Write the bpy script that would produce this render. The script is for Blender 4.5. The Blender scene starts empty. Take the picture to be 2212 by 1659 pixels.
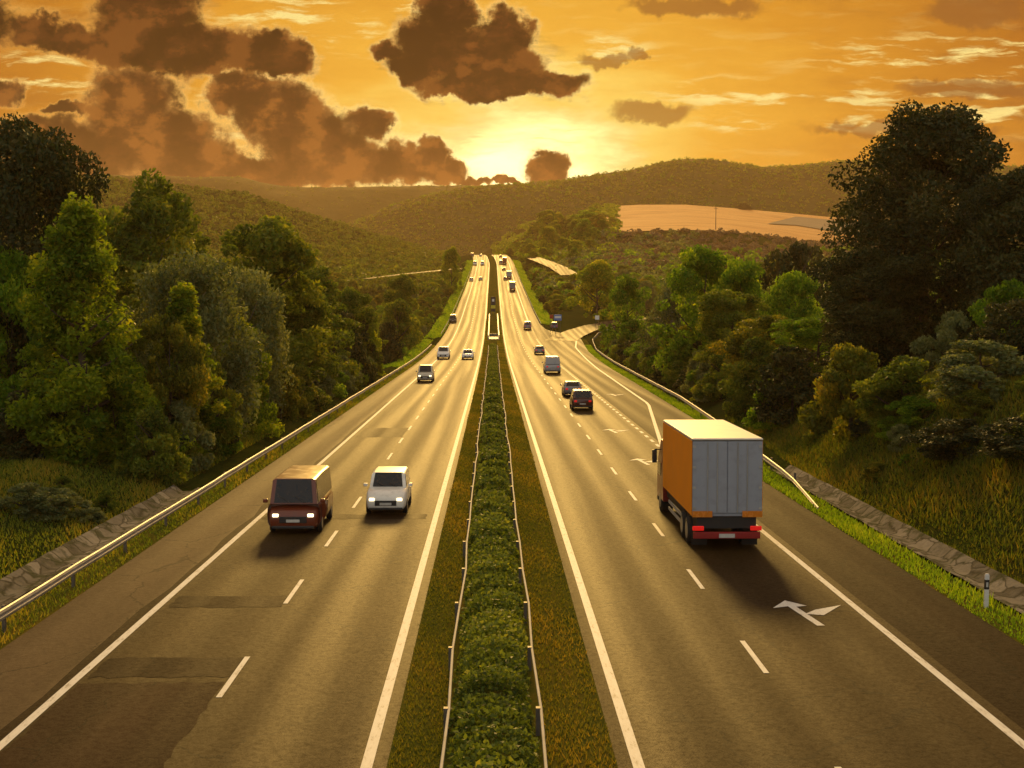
import bpy, bmesh, math, random
import numpy as np
from mathutils import Vector, Matrix
random.seed(7)
R = math.radians
C = bpy.context.scene.collection
D = bpy.data

# ------------------------------------------------------------------ camera frame (design units: the 2212 x 1659 view of the photo)
F, CX, CY = 3000.0, 1106.0, 829.5
CAM = Vector((-0.16, 0.0, 20.0))
YAW, PITCH = math.atan(41 / F), math.atan(269.5 / F)
ca, sa, cb, sb = math.cos(YAW), math.sin(YAW), math.cos(PITCH), math.sin(PITCH)
RT, FW, UP = Vector((ca, -sa, 0)), Vector((sa * cb, ca * cb, -sb)), Vector((sa * sb, ca * sb, cb))
def ray(px, py): return FW + RT * ((px - CX) / F) - UP * ((py - CY) / F)
def at(px, py, Y):                       # the point of the line of sight at distance Y along the road
    d = ray(px, py); return CAM + d * (Y / d.y)
def uv(px, py):                          # sky direction as (x/y, z/y)
    d = ray(px, py); return d.x / d.y, d.z / d.y

# ------------------------------------------------------------------ road profile and terrain
PY = [-400, 0, 200, 275, 353, 440, 540, 650, 750, 850, 940, 1000, 1060, 1150, 1300, 1700, 8000]
PZ = [26.3, 11.5, 4.1, 1.9, 1.0, 2.3, 5.0, 8.2, 11.5, 15.5, 19.7, 22.3, 23.3, 21.5, 14, 0, -10]
PM = []
for i in range(len(PY)):
    if i == 0: PM.append((PZ[1] - PZ[0]) / (PY[1] - PY[0]))
    elif i == len(PY) - 1: PM.append(0)
    else: PM.append((PZ[i + 1] - PZ[i - 1]) / (PY[i + 1] - PY[i - 1]))
PM[1] = PM[2] = -0.037
def zr(Y):
    Y = min(max(Y, -399), 7999)
    i = 0
    while PY[i + 1] <= Y: i += 1
    h = PY[i + 1] - PY[i]; t = (Y - PY[i]) / h
    return ((2*t**3 - 3*t*t + 1) * PZ[i] + (t**3 - 2*t*t + t) * h * PM[i] + (-2*t**3 + 3*t*t) * PZ[i + 1] + (t**3 - t*t) * h * PM[i + 1])
def lerp(x, xs, ys):
    if x <= xs[0]: return ys[0]
    for i in range(len(xs) - 1):
        if x <= xs[i + 1]:
            return ys[i] + (ys[i + 1] - ys[i]) * (x - xs[i]) / (xs[i + 1] - xs[i])
    return ys[-1]
def xc(Y): return 0.0 if Y < 850 else -((Y - 850) / 100.0) ** 2 * 1.1     # the road bends left at the crest
LE = -12.55
def RE(Y):                                # right asphalt edge: slip lane and exit
    return lerp(Y, [70, 105, 150, 200, 270, 330, 345, 372, 400], [13.3, 15.6, 16.4, 17.2, 18.6, 20.8, 20.8, 14.2, 13.3])
def road_hit(px, py):
    d = ray(px, py); lo = 8.0
    f = lambda Y: CAM.z + d.z / d.y * Y - zr(Y)
    Y = lo
    while Y < 1400:
        if f(Y + 2) <= 0: break
        Y += 2
    a, b = Y, Y + 2
    for _ in range(25):
        m = (a + b) / 2
        if f(m) > 0: a = m
        else: b = m
    return CAM.x + d.x / d.y * a, a
TC = [0, 1.25, 2.2, 3.4, 9, 36, 86, 186, 386, 786, 3000]
TROWS = [-400, 0, 60, 120, 200, 300, 360, 450, 600, 800, 1000, 1200, 1550, 1640, 1950, 8000]
TLEFT = {-400: (26, 26, 26, 26, 26, 26), 0: (14, 16, 17, 18, 20, 25), 60: (10.6, 12, 14, 15, 18, 25), 120: (7, 7.5, 9, 12, 16, 25), 200: (2.2, 1, 2, 6, 14, 25),
         300: (-1, -3, -2, 3, 14, 28), 360: (-.6, -2.2, -1.2, 3.8, 15.6, 30.8), 450: (0.5, -1, 0, 5, 18, 35), 600: (6.8, 9, 10, 14, 28, 48), 800: (12.5, 14, 18, 30, 45, 66),
         1000: (21, 22, 30, 50, 70, 85), 1200: (22, 30, 44, 76, 99, 108), 1550: (0, 4, 14, 26, 34, 40), 1640: (0, 0, 10, 20, 25, 30), 1950: (0,) * 6, 8000: (-10,) * 6}
TRIGHT = {-400: (26, 26, 26, 26, 26, 26), 0: (17.2, 18.8, 19, 20, 22, 25), 60: (14.6, 16.2, 16.5, 18, 20, 25), 120: (10.2, 10.5, 11, 12, 16, 22), 200: (3.5, 3, 4, 8, 12, 20),
          300: (0.2, -1.2, 0, 4, 10, 20), 360: (.2, -1.2, -1, 2, 12, 22), 450: (1.2, .8, 1, 6, 14, 26), 600: (7, 9, 9, 14, 22, 32), 800: (14, 20, 24, 25, 24, 28),
          1000: (22, 33, 36, 35, 29, 34), 1200: (23, 46, 47, 47, 44, 42), 1550: (5, 26, 58, 74, 68, 58), 1640: (0, 20, 58, 74, 68, 56), 1950: (0,) * 6, 8000: (-10,) * 6}
FTOP = [(1296, 462), (1330, 446), (1380, 443), (1480, 443), (1600, 452), (1700, 461), (1860, 476)]
FBOT = [(1296, 480), (1330, 503), (1400, 500), (1480, 498), (1560, 500), (1680, 514), (1860, 545)]
def zfield(x, Y):                         # the even slope that carries the tan field
    px = CX
    for _ in range(3):
        d = ray(px, 480); px += ((x - CAM.x) / Y - d.x / d.y) * F * .98
    t = (Y - 960) / 600; px = min(max(px, 1331), 1860)
    g = lambda P: lerp(px, [q[0] for q in P], [q[1] for q in P])
    return at(px, g(FBOT) + (g(FTOP) - g(FBOT)) * t, Y).z
def hz(x, Y):
    z = hz0(x, Y)
    if x > 60 and 880 < Y < 1640:
        wt = min(1, (x / Y - .062) / .012) * min(1, (Y - 880) / 70) * min(1, (1640 - Y) / 60) * min(1, max(0, (700 - x) / 150))
        if wt > 0: wt = wt * wt * (3 - 2 * wt); z = z + (zfield(x, min(max(Y, 945), 1575)) - z) * wt
    return z
def hz0(x, Y):
    z0 = zr(Y); xr = x - xc(Y)
    if LE <= xr <= RE(Y): return z0 - 0.14
    t, tab = (LE - xr, TLEFT) if xr < LE else (xr - RE(Y), TRIGHT)
    Yc = min(max(Y, -400), 8000)
    i = 0
    while TROWS[i + 1] < Yc: i += 1
    k = (Yc - TROWS[i]) / (TROWS[i + 1] - TROWS[i])
    row = [a + (b - a) * k for a, b in zip(tab[TROWS[i]], tab[TROWS[i + 1]])]
    vals = [z0 - 0.05, z0 - 0.10, z0 - 0.45, z0 - 0.10] + row + [row[-1]]
    z = lerp(t, TC, vals)
    if t > 6: z += 0.5 * min(1, (t - 6) / 20) * math.sin(x * .11 + Y * .07) * math.sin(Y * .05 - x * .03)
    return z

# ------------------------------------------------------------------ materials
def new_mat(name):
    m = D.materials.new(name); m.use_nodes = True
    nt = m.node_tree; nt.nodes.clear()
    out = nt.nodes.new('ShaderNodeOutputMaterial')
    return m, nt, out
class NB:                                  # small node-graph writer
    def __init__(s, nt): s.nt = nt
    def node(s, typ, **kw):
        n = s.nt.nodes.new(typ)
        for k, v in kw.items(): setattr(n, k, v)
        return n
    def put(s, sock, v):
        if hasattr(v, 'is_output'): s.nt.links.new(v, sock)
        elif v is not None: sock.default_value = v
    def math(s, op, a, b=None, c=None, clamp=False):
        n = s.node('ShaderNodeMath', operation=op, use_clamp=clamp)
        s.put(n.inputs[0], a)
        if b is not None: s.put(n.inputs[1], b)
        if c is not None: s.put(n.inputs[2], c)
        return n.outputs[0]
    def vec(s, op, a, b=None, c=None):
        n = s.node('ShaderNodeVectorMath', operation=op)
        s.put(n.inputs[0], a)
        if b is not None: s.put(n.inputs[1], b)
        if c is not None: s.put(n.inputs[2], c)
        return n.outputs['Value'] if op in ('LENGTH', 'DOT_PRODUCT', 'DISTANCE') else n.outputs[0]
    def ramp(s, fac, stops):
        n = s.node('ShaderNodeValToRGB'); cr = n.color_ramp
        while len(cr.elements) < len(stops): cr.elements.new(0.5)
        for e, (p, c) in zip(cr.elements, stops):
            e.position = p; e.color = (c[0], c[1], c[2], 1)
        s.put(n.inputs[0], fac); return n.outputs[0]
    def mix(s, fac, a, b, blend='MIX'):
        n = s.node('ShaderNodeMix', data_type='RGBA', blend_type=blend)
        s.put(n.inputs[0], fac)
        for sock, v in ((n.inputs[6], a), (n.inputs[7], b)):
            s.put(sock, (v[0], v[1], v[2], 1) if isinstance(v, (tuple, list)) else v)
        return n.outputs[2]
    def smooth(s, x, a, b, ta=0.0, tb=1.0):
        n = s.node('ShaderNodeMapRange', interpolation_type='SMOOTHSTEP')
        s.put(n.inputs[0], x); n.inputs[1].default_value = a; n.inputs[2].default_value = b
        n.inputs[3].default_value = ta; n.inputs[4].default_value = tb
        return n.outputs[0]
    def noise(s, vec, scale, detail=4, rough=0.55, dim='3D', color=False):
        n = s.node('ShaderNodeTexNoise', noise_dimensions=dim)
        s.put(n.inputs['Vector'], vec); n.inputs['Scale'].default_value = scale
        n.inputs['Detail'].default_value = detail; n.inputs['Roughness'].default_value = rough
        return n.outputs[1] if color else n.outputs[0]
    def combine(s, x, y, z):
        n = s.node('ShaderNodeCombineXYZ')
        for i, v in enumerate((x, y, z)): s.put(n.inputs[i], v)
        return n.outputs[0]
    def obj_coord(s): return s.node('ShaderNodeTexCoord').outputs['Object']
    def scaled(s, v, sc): return s.vec('MULTIPLY', v, sc)
    def bump(s, h, strength, dist=0.02):
        n = s.node('ShaderNodeBump'); n.inputs['Strength'].default_value = strength
        n.inputs['Distance'].default_value = dist; s.put(n.inputs['Height'], h); return n.outputs[0]
def bsdf(b, out, color, rough=0.6, metal=0.0, normal=None, spec=None, **kw):
    p = b.node('ShaderNodeBsdfPrincipled')
    b.put(p.inputs['Base Color'], (color[0], color[1], color[2], 1) if isinstance(color, tuple) else color)
    b.put(p.inputs['Roughness'], rough); p.inputs['Metallic'].default_value = metal
    if normal is not None: b.put(p.inputs['Normal'], normal)
    if spec is not None: b.put(p.inputs['Specular IOR Level'], spec)
    for k, v in kw.items(): b.put(p.inputs[k.replace('_', ' ')], v)
    b.nt.links.new(p.outputs[0], out.inputs[0]); return p
def simple(name, color, rough=0.5, metal=0.0, var=0.12, scale=6.0, **kw):
    m, nt, out = new_mat(name); b = NB(nt)
    n = b.noise(b.obj_coord(), scale, 5)
    c2 = tuple(max(0, c * (1 - var)) for c in color); c3 = tuple(min(1, c * (1 + var)) for c in color)
    col = b.ramp(n, [(0.3, c2), (0.7, c3)])
    rr = b.smooth(n, 0.2, 0.8, max(0.03, rough - 0.06), min(1, rough + 0.08))
    bsdf(b, out, col, rr, metal, **kw); return m
def paint(name, color, rough=0.28):
    m, nt, out = new_mat(name); b = NB(nt)
    oc = b.obj_coord()
    dirt = b.smooth(b.noise(oc, 3.0, 5), 0.45, 0.8, 0.0, 0.25)
    col = b.mix(dirt, color, (0.10, 0.075, 0.05))
    bsdf(b, out, col, b.math('ADD', rough, b.math('MULTIPLY', dirt, 0.8)), 0.0, Coat_Weight=0.35, Coat_Roughness=0.12); return m
def lamp_mat(name, color, strength):
    m, nt, out = new_mat(name); b = NB(nt)
    bsdf(b, out, color, 0.2, 0, Emission_Color=(color[0], color[1], color[2], 1), Emission_Strength=strength); return m
def leaf_mat(name, dark, light, accent=None, trans=0.35):
    m, nt, out = new_mat(name); b = NB(nt)
    tint = b.node('ShaderNodeAttribute', attribute_name='tint').outputs['Fac']
    oi = b.node('ShaderNodeObjectInfo').outputs['Random']
    f = b.math('ADD', b.math('MULTIPLY', tint, 0.85), b.math('MULTIPLY', oi, 0.25), clamp=True)
    stops = [(0.1, dark), (0.75, light)]
    if accent: stops = [(0.1, dark), (0.62, light), (0.95, accent)]
    col = b.ramp(f, stops)
    p = b.node('ShaderNodeBsdfPrincipled')
    b.put(p.inputs['Base Color'], col); p.inputs['Roughness'].default_value = 0.6; p.inputs['Specular IOR Level'].default_value = 0.25
    t = b.node('ShaderNodeBsdfTranslucent')
    b.put(t.inputs[0], b.mix(1.0, col, (1.6, 1.5, 0.5), 'MULTIPLY'))
    mx = b.node('ShaderNodeMixShader'); mx.inputs[0].default_value = trans
    nt.links.new(p.outputs[0], mx.inputs[1]); nt.links.new(t.outputs[0], mx.inputs[2]); nt.links.new(mx.outputs[0], out.inputs[0])
    return m

M = {}
def build_asphalt(name, base, seed, contrast=1.0, spec=0.06):
    m, nt, out = new_mat(name); b = NB(nt)
    oc = b.vec('ADD', b.obj_coord(), (seed, 0, 0))
    sx = b.node('ShaderNodeSeparateXYZ'); nt.links.new(oc, sx.inputs[0])
    # two polished wheel tracks in every 3.7 m lane, broken up by slow noise
    ph = b.math('ADD', b.math('MULTIPLY', sx.outputs[0], 2 * math.pi / 1.86), b.math('MULTIPLY', b.noise(b.scaled(oc, (0.5, 0.01, 0)), 1.0, 3, 0.5), 7.0))
    track = b.math('MULTIPLY_ADD', b.math('SINE', ph), 0.5, 0.5)
    streak = b.noise(b.scaled(oc, (1.0, 0.010, 0)), 0.55, 3, 0.5)
    blotch = b.noise(b.scaled(oc, (0.6, 0.12, 0)), 0.8, 6, 0.65)
    grain = b.noise(oc, 7.0, 6, 0.75)
    gr2 = b.noise(oc, 30.0, 3, 0.75)
    f = b.math('ADD', b.math('MULTIPLY', streak, 0.30), b.math('MULTIPLY', blotch, 0.30))
    f = b.math('ADD', f, b.math('MULTIPLY', grain, 0.25))
    f = b.math('ADD', f, b.math('MULTIPLY', gr2, 0.15))
    lo, hi = 1 - .42 * contrast, 1 + .60 * contrast
    col = b.ramp(f, [(0.36, tuple(c * lo for c in base)), (0.5, base), (0.64, tuple(c * hi for c in base))])
    stain = b.smooth(b.noise(b.scaled(oc, (1.2, 0.25, 0)), 0.9, 5, .6), .62, .74, 0, .45)          # oil drips and old spills
    col = b.mix(stain, col, tuple(c * .45 for c in base))
    crack = b.node('ShaderNodeTexVoronoi', feature='DISTANCE_TO_EDGE'); b.put(crack.inputs['Vector'], b.vec('ADD', b.scaled(oc, (.16, .09, 0)), b.vec('MULTIPLY', b.noise(oc, .7, 4, .6, '3D', True), (.25, .25, 0)))); crack.inputs['Scale'].default_value = 1.0
    ck = b.smooth(crack.outputs['Distance'], .0015, .006, .55, 0)
    col = b.mix(ck, col, (.012, .009, .006))
    q = b.math('ADD', b.math('MULTIPLY', track, 0.18), b.math('ADD', b.math('MULTIPLY', streak, 0.55), b.math('MULTIPLY', gr2, 0.27)))
    rough = b.smooth(q, 0.25, 0.80, 0.74, 0.58)
    nrm = b.bump(b.math('ADD', grain, gr2), 0.45, 0.014)
    bsdf(b, out, col, rough, 0, nrm, b.smooth(b.math('ADD', b.math('MULTIPLY', grain, .55), b.math('MULTIPLY', gr2, .45)), .38, .62, spec * .45, spec * 1.7), Specular_Tint=(1, .80, .44, 1)); return m  # specular tint puts the golden evening sheen into the asphalt
M['asphalt'] = build_asphalt('asphalt', (0.036, 0.0215, 0.0075), 0)
M['asphalt_dark'] = build_asphalt('asphalt_dark', (0.023, 0.0130, 0.0065), 40, 1, .03)
M['asphalt_pale'] = build_asphalt('asphalt_pale', (0.085, 0.056, 0.030), 80, .8, .04)
M['asphalt_patch'] = build_asphalt('asphalt_patch', (0.030, 0.0145, 0.0075), 60, 1, .030)
def build_paintline():
    m, nt, out = new_mat('road_paint'); b = NB(nt); oc = b.obj_coord()
    w = b.noise(b.scaled(oc, (3.0, 0.6, 0)), 3.0, 6, 0.7)
    col = b.ramp(w, [(0.30, (0.30, 0.25, 0.18)), (0.45, (0.70, 0.66, 0.58)), (0.7, (0.80, 0.77, 0.68))])
    bsdf(b, out, col, 0.65, 0, None, 0.2); return m
M['line'] = build_paintline()
def build_ground():
    m, nt, out = new_mat('meadow'); b = NB(nt); oc = b.obj_coord()
    n1 = b.noise(oc, 0.035, 6, 0.6); n2 = b.noise(oc, 0.5, 6, 0.65); n3 = b.noise(oc, 5.0, 4, 0.7)
    c1 = b.ramp(n1, [(0.3, (0.022, 0.034, 0.007)), (0.5, (0.045, 0.055, 0.011)), (0.7, (0.075, 0.06, 0.015))])
    c2 = b.ramp(n2, [(0.3, (0.020, 0.028, 0.006)), (0.55, (0.045, 0.06, 0.011)), (0.75, (0.085, 0.07, 0.018))])
    col = b.mix(0.5, c1, c2)
    bsdf(b, out, col, 1.0, 0, b.bump(b.math('ADD', n3, n2), 0.9, 0.3), 0.0); return m
M['meadow'] = build_ground()
def build_strip():
    m, nt, out = new_mat('autumn_grass'); b = NB(nt); oc = b.obj_coord()
    n1 = b.noise(b.scaled(oc, (1, 0.25, 0)), 0.7, 5, 0.6); n2 = b.noise(b.scaled(oc, (1.0, 1.8, 1)), 6.0, 5, 0.7)
    f = b.math('ADD', b.math('MULTIPLY', n1, 0.6), b.math('MULTIPLY', n2, 0.4))
    col = b.ramp(f, [(0.34, (0.038, 0.055, 0.008)), (0.47, (0.095, 0.092, 0.014)), (0.56, (0.125, 0.100, 0.014)), (0.68, (0.19, 0.13, 0.025))])
    bsdf(b, out, col, 1.0, 0, b.bump(n2, 0.7, 0.06), 0.0); return m
M['strip'] = build_strip()
def build_hill(name, a, c, d, sc):
    m, nt, out = new_mat(name); b = NB(nt); oc = b.obj_coord()
    n1 = b.noise(oc, 0.004 * sc, 5, 0.6); n2 = b.noise(oc, 0.03 * sc, 6, 0.7)
    f = b.math('ADD', b.math('MULTIPLY', n1, 0.55), b.math('MULTIPLY', n2, 0.45))
    col = b.ramp(f, [(0.38, a), (0.5, c), (0.62, d)])
    bsdf(b, out, col, 0.95, 0, b.bump(n2, 1.0, 6.0), 0.05); return m
M['hill'] = build_hill('wooded_hill', (0.035, 0.048, 0.012), (0.065, 0.080, 0.018), (0.105, 0.105, 0.025), 1.0)
def build_field():
    m, nt, out = new_mat('stubble'); b = NB(nt); oc = b.obj_coord()
    n1 = b.noise(b.scaled(oc, (0.5, 1, 1)), 0.03, 6, 0.65); n2 = b.noise(b.scaled(oc, (0.2, 1.0, 1)), 0.3, 4, 0.6)
    f = b.math('ADD', b.math('MULTIPLY', n1, 0.7), b.math('MULTIPLY', n2, 0.3))
    col = b.ramp(f, [(0.35, (0.42, 0.18, 0.045)), (0.5, (0.62, 0.30, 0.085)), (0.66, (0.68, 0.38, 0.13))])
    bsdf(b, out, col, 0.9, 0, None, 0.1); return m
M['field'] = build_field()
M['soil'] = simple('ploughed_soil', (0.11, 0.075, 0.055), 0.95, 0, 0.3, 0.05)  # grey for the bush shade painted on the field
M['red_soil'] = simple('red_soil', (0.22, 0.07, 0.025), 0.95, 0, 0.3, 0.3)
def build_stone():
    m, nt, out = new_mat('channel_stone'); b = NB(nt); oc = b.obj_coord()
    wob = b.vec('ADD', oc, b.vec('MULTIPLY', b.noise(oc, 1.7, 4, .6, '3D', True), (.35, .35, 0)))
    v = b.node('ShaderNodeTexVoronoi', feature='F1'); b.put(v.inputs['Vector'], b.scaled(wob, (1.0, 0.5, 0))); v.inputs['Scale'].default_value = 1.6
    n = b.noise(oc, 2.5, 7, 0.7); moss = b.noise(oc, .8, 5, .65)
    sep = b.node('ShaderNodeSeparateColor'); nt.links.new(v.outputs['Color'], sep.inputs[0])
    f = b.math('ADD', b.math('MULTIPLY', n, .6), b.math('MULTIPLY', sep.outputs[0], .4))
    col = b.ramp(f, [(0.25, (0.09, 0.077, 0.055)), (0.5, (0.19, 0.165, 0.125)), (0.8, (0.31, 0.27, 0.21))])
    ve = b.node('ShaderNodeTexVoronoi', feature='DISTANCE_TO_EDGE'); b.put(ve.inputs['Vector'], b.scaled(wob, (1.0, 0.5, 0))); ve.inputs['Scale'].default_value = 1.6
    col = b.mix(b.smooth(ve.outputs['Distance'], .0, .07, .75, 0), col, (.03, .027, .014))
    col = b.mix(b.smooth(moss, .48, .62, 0, .8), col, (0.035, 0.042, 0.012))
    bsdf(b, out, col, 0.95, 0, b.bump(b.math('ADD', n, sep.outputs[0]), 0.9, 0.08), 0.05); return m
M['stone'] = build_stone()
M['steel'] = simple('galvanised_steel', (0.42, 0.40, 0.36), 0.55, 0.35, 0.25, 1.5)
M['pale_rail'] = simple('pale_weathered_rail', (0.50, 0.45, 0.36), 0.7, 0.0, 0.25, 1.5)
M['post'] = simple('dull_steel_post', (0.16, 0.14, 0.12), 0.6, 0.5)
M['bark'] = simple('bark', (0.075, 0.052, 0.034), 0.9, 0, 0.4, 4)
M['bark_pale'] = simple('pale_bark', (0.22, 0.19, 0.15), 0.85, 0, 0.4, 4)
M['glass'] = simple('dark_glass', (0.012, 0.013, 0.014), 0.10, 0, 0.1, spec=0.45)
M['rubber'] = simple('rubber', (0.016, 0.015, 0.014), 0.8)
M['rim'] = simple('wheel_rim', (0.38, 0.37, 0.35), 0.35, 0.8)
M['black'] = simple('black_plastic', (0.022, 0.02, 0.019), 0.55)
M['plate'] = simple('number_plate', (0.55, 0.53, 0.48), 0.5)
M['head'] = lamp_mat('headlight_on', (1.0, 0.82, 0.46), 3.5)
M['headoff'] = simple('headlight_glass', (0.55, 0.55, 0.52), 0.1)
M['tail'] = lamp_mat('tail_light_on', (0.8, 0.015, 0.012), .4)
M['amber'] = simple('amber_lens', (0.7, 0.22, 0.02), 0.25)
M['white_p'] = paint('white_paint', (0.90, 0.87, 0.78)); M['red_p'] = paint('red_paint', (0.23, 0.022, 0.012)); M['rust_p'] = paint('rust_red_paint', (0.17, 0.034, 0.013)); M['silver_p'] = paint('silver_paint', (0.45, 0.45, 0.46))
M['beige_p'] = paint('cream_paint', (0.62, 0.56, 0.42)); M['grey_p'] = paint('grey_paint', (0.20, 0.20, 0.215)); M['dark_p'] = paint('charcoal_paint', (0.035, 0.03, 0.03))
M['brown_p'] = paint('dark_red_paint', (0.085, 0.024, 0.018)); M['blue_p'] = paint('blue_paint', (0.04, 0.08, 0.16)); M['black_p'] = paint('black_paint', (0.015, 0.014, 0.014))
M['orange_p'] = simple('orange_curtain', (0.85, 0.29, 0.014), 0.75, 0, 0.06, 1.0, spec=.15); M['door_p'] = paint('grey_door', (0.31, 0.335, 0.39), 0.6)
M['roof_p'] = simple('cream_roof_sheet', (0.72, 0.66, 0.56), 0.45, 0, 0.08, 1.2); M['trailer_red'] = simple('red_bar', (0.30, 0.012, 0.01), 0.5)
M['sign_blue'] = simple('sign_blue', (0.10, 0.20, 0.50), 0.4); M['yellow'] = simple('sign_yellow', (0.55, 0.50, 0.03), 0.5); M['sign_white'] = simple('sign_white', (0.75, 0.75, 0.72), 0.5)
M['wood'] = simple('pole_wood', (0.10, 0.07, 0.045), 0.9)
LEAF = {
 'olive': leaf_mat('olive_leaves', (0.0504, 0.0792, 0.012), (0.156, 0.21, 0.024), (0.324, 0.312, 0.0312), 0.52),
 'yellow': leaf_mat('yellow_green_leaves', (0.066, 0.126, 0.0084), (0.216, 0.294, 0.0156), (0.504, 0.444, 0.024), 0.58),
 'grey': leaf_mat('grey_green_leaves', (0.066, 0.0936, 0.036), (0.174, 0.21, 0.0816), (0.276, 0.288, 0.108), 0.42),
 'dark': leaf_mat('dark_leaves', (0.0162, 0.0252, 0.0072), (0.0468, 0.0612, 0.0144), (0.09, 0.081, 0.0216), 0.25),
 'green': leaf_mat('fresh_green_leaves', (0.0456, 0.108, 0.0096), (0.168, 0.294, 0.0192), (0.384, 0.456, 0.036), 0.58),
 'rust': leaf_mat('autumn_leaves', (0.06, 0.0816, 0.012), (0.18, 0.198, 0.0192), (0.396, 0.288, 0.024), 0.5),
 'hedge': leaf_mat('hedge_leaves', (0.050, 0.078, 0.014), (0.165, 0.22, 0.035), (0.36, 0.36, 0.06), 0.45),
 'grass': leaf_mat('grass_blades', (0.060, 0.100, 0.010), (0.16, 0.205, 0.020), (0.36, 0.28, 0.04), 0.5),
 'drygrass': leaf_mat('dry_grass_blades', (0.055, 0.080, 0.010), (0.145, 0.145, 0.018), (0.28, 0.20, 0.03), 0.5),
 'heath': leaf_mat('heath_leaves', (0.11, 0.075, 0.050), (0.21, 0.15, 0.095), (0.27, 0.21, 0.10), 0.3),
 'lime': leaf_mat('bright_grass_blades', (0.09, 0.18, 0.008), (0.22, 0.36, 0.015), (0.36, 0.44, 0.03), 0.5),  # brighter grass: the sunlit look is put into the blade colour
}

# ------------------------------------------------------------------ object helpers
def link(o, parent=None):
    C.objects.link(o)
    if parent is not None: o.parent = parent
    return o
def tag(o, label=None, cat=None, group=None, kind=None):
    if label: o['label'] = label
    if cat: o['category'] = cat
    if group: o['group'] = group
    if kind: o['kind'] = kind
    return o
def thing(name, label, cat, loc, rz=0, group=None):
    o = D.objects.new(name, None); o.empty_display_size = 0.2; C.objects.link(o)
    o.location = loc; o.rotation_euler = (0, 0, rz)
    return tag(o, label, cat, group)
def npmesh(name, v, f, mat, parent=None, tint=None, smooth=False):   # f: n x k array, one polygon size
    me = D.meshes.new(name); v = np.asarray(v, np.float32); f = np.asarray(f, np.int32); n, k = f.shape
    me.vertices.add(len(v)); me.vertices.foreach_set('co', v.ravel())
    me.loops.add(n * k); me.loops.foreach_set('vertex_index', f.ravel())
    me.polygons.add(n); me.polygons.foreach_set('loop_start', np.arange(0, n * k, k, dtype=np.int32))
    me.update(calc_edges=True)
    if smooth: me.polygons.foreach_set('use_smooth', np.ones(n, bool))
    if tint is not None:
        a = me.attributes.new('tint', 'FLOAT', 'FACE'); a.data.foreach_set('value', np.asarray(tint, np.float32))
    me.materials.append(M[mat] if isinstance(mat, str) and mat in M else mat)
    return link(D.objects.new(name, me), parent)
class MB:
    def __init__(s): s.v = []; s.f = []
    def add(s, vs, fs):
        n = len(s.v); s.v += [tuple(p) for p in vs]; s.f += [tuple(i + n for i in q) for q in fs]; return s
    def box(s, x0, x1, y0, y1, z0, z1, tx=0, ty0=0, ty1=0):   # tx / ty shrink the top
        v = [(x0, y0, z0), (x1, y0, z0), (x1, y1, z0), (x0, y1, z0), (x0 + tx, y0 + ty0, z1), (x1 - tx, y0 + ty0, z1), (x1 - tx, y1 - ty1, z1), (x0 + tx, y1 - ty1, z1)]
        return s.add(v, [(3, 2, 1, 0), (4, 5, 6, 7), (0, 1, 5, 4), (1, 2, 6, 5), (2, 3, 7, 6), (3, 0, 4, 7)])
    def loft(s, rings, cap=True, closed=True):
        k = len(rings[0]); vs = [p for r in rings for p in r]; fs = []
        for i in range(len(rings) - 1):
            for j in range(k if closed else k - 1):
                a, b2 = i * k + j, i * k + (j + 1) % k
                fs.append((a, b2, b2 + k, a + k))
        if cap: fs += [tuple(reversed(range(k))), tuple(range((len(rings) - 1) * k, len(rings) * k))]
        return s.add(vs, fs)
    def tube(s, pts, rad, k=7):
        rings = []
        pts = [Vector(p) for p in pts]
        for i, p in enumerate(pts):
            d = (pts[min(i + 1, len(pts) - 1)] - pts[max(i - 1, 0)]).normalized()
            a = d.cross(Vector((0.31, 0.17, 0.93)) if abs(d.z) < 0.9 else Vector((1, 0, 0))).normalized(); b2 = d.cross(a)
            r = rad[i] if isinstance(rad, (list, tuple)) else rad
            rings.append([p + a * (r * math.cos(t * 2 * math.pi / k)) + b2 * (r * math.sin(t * 2 * math.pi / k)) for t in range(k)])
        return s.loft(rings)
    def wheel(s, x0, x1, y, z, r, k=20, r2=None):             # cylinder along x
        rs = r2 or r * 0.94; e = (x1 - x0) * 0.18
        rings = [[(x, y + rr * math.cos(t * 2 * math.pi / k), z + rr * math.sin(t * 2 * math.pi / k)) for t in range(k)] for x, rr in ((x0, rs), (x0 + e, r), (x1 - e, r), (x1, rs))]
        return s.loft(rings)
    def pane(s, q, inset=0.06, off=0.012):                    # a thin plate lying proud on quad q
        q = [Vector(p) for p in q]; c = sum(q, Vector()) / 4; n = (q[1] - q[0]).cross(q[3] - q[0]).normalized()
        w = [p + (c - p).normalized() * inset for p in q]
        return s.add([p - n * 0.01 for p in w] + [p + n * off for p in w], [(3, 2, 1, 0), (4, 5, 6, 7), (0, 1, 5, 4), (1, 2, 6, 5), (2, 3, 7, 6), (3, 0, 4, 7)])
    def build(s, name, mat, parent=None, bevel=0, smooth=False, loc=None):
        me = D.meshes.new(name); me.from_pydata(s.v, [], s.f); me.materials.append(M[mat] if isinstance(mat, str) else mat)
        bm = bmesh.new(); bm.from_mesh(me); bmesh.ops.recalc_face_normals(bm, faces=bm.faces); bm.to_mesh(me); bm.free()
        if smooth or bevel: me.polygons.foreach_set('use_smooth', [True] * len(me.polygons))
        o = link(D.objects.new(name, me), parent)
        if loc: o.location = loc
        if bevel:
            bv = o.modifiers.new('bevel', 'BEVEL'); bv.width = bevel; bv.segments = 2; bv.limit_method = 'ANGLE'; bv.angle_limit = R(35)
            o.modifiers.new('normals', 'WEIGHTED_NORMAL')
        return o
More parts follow.
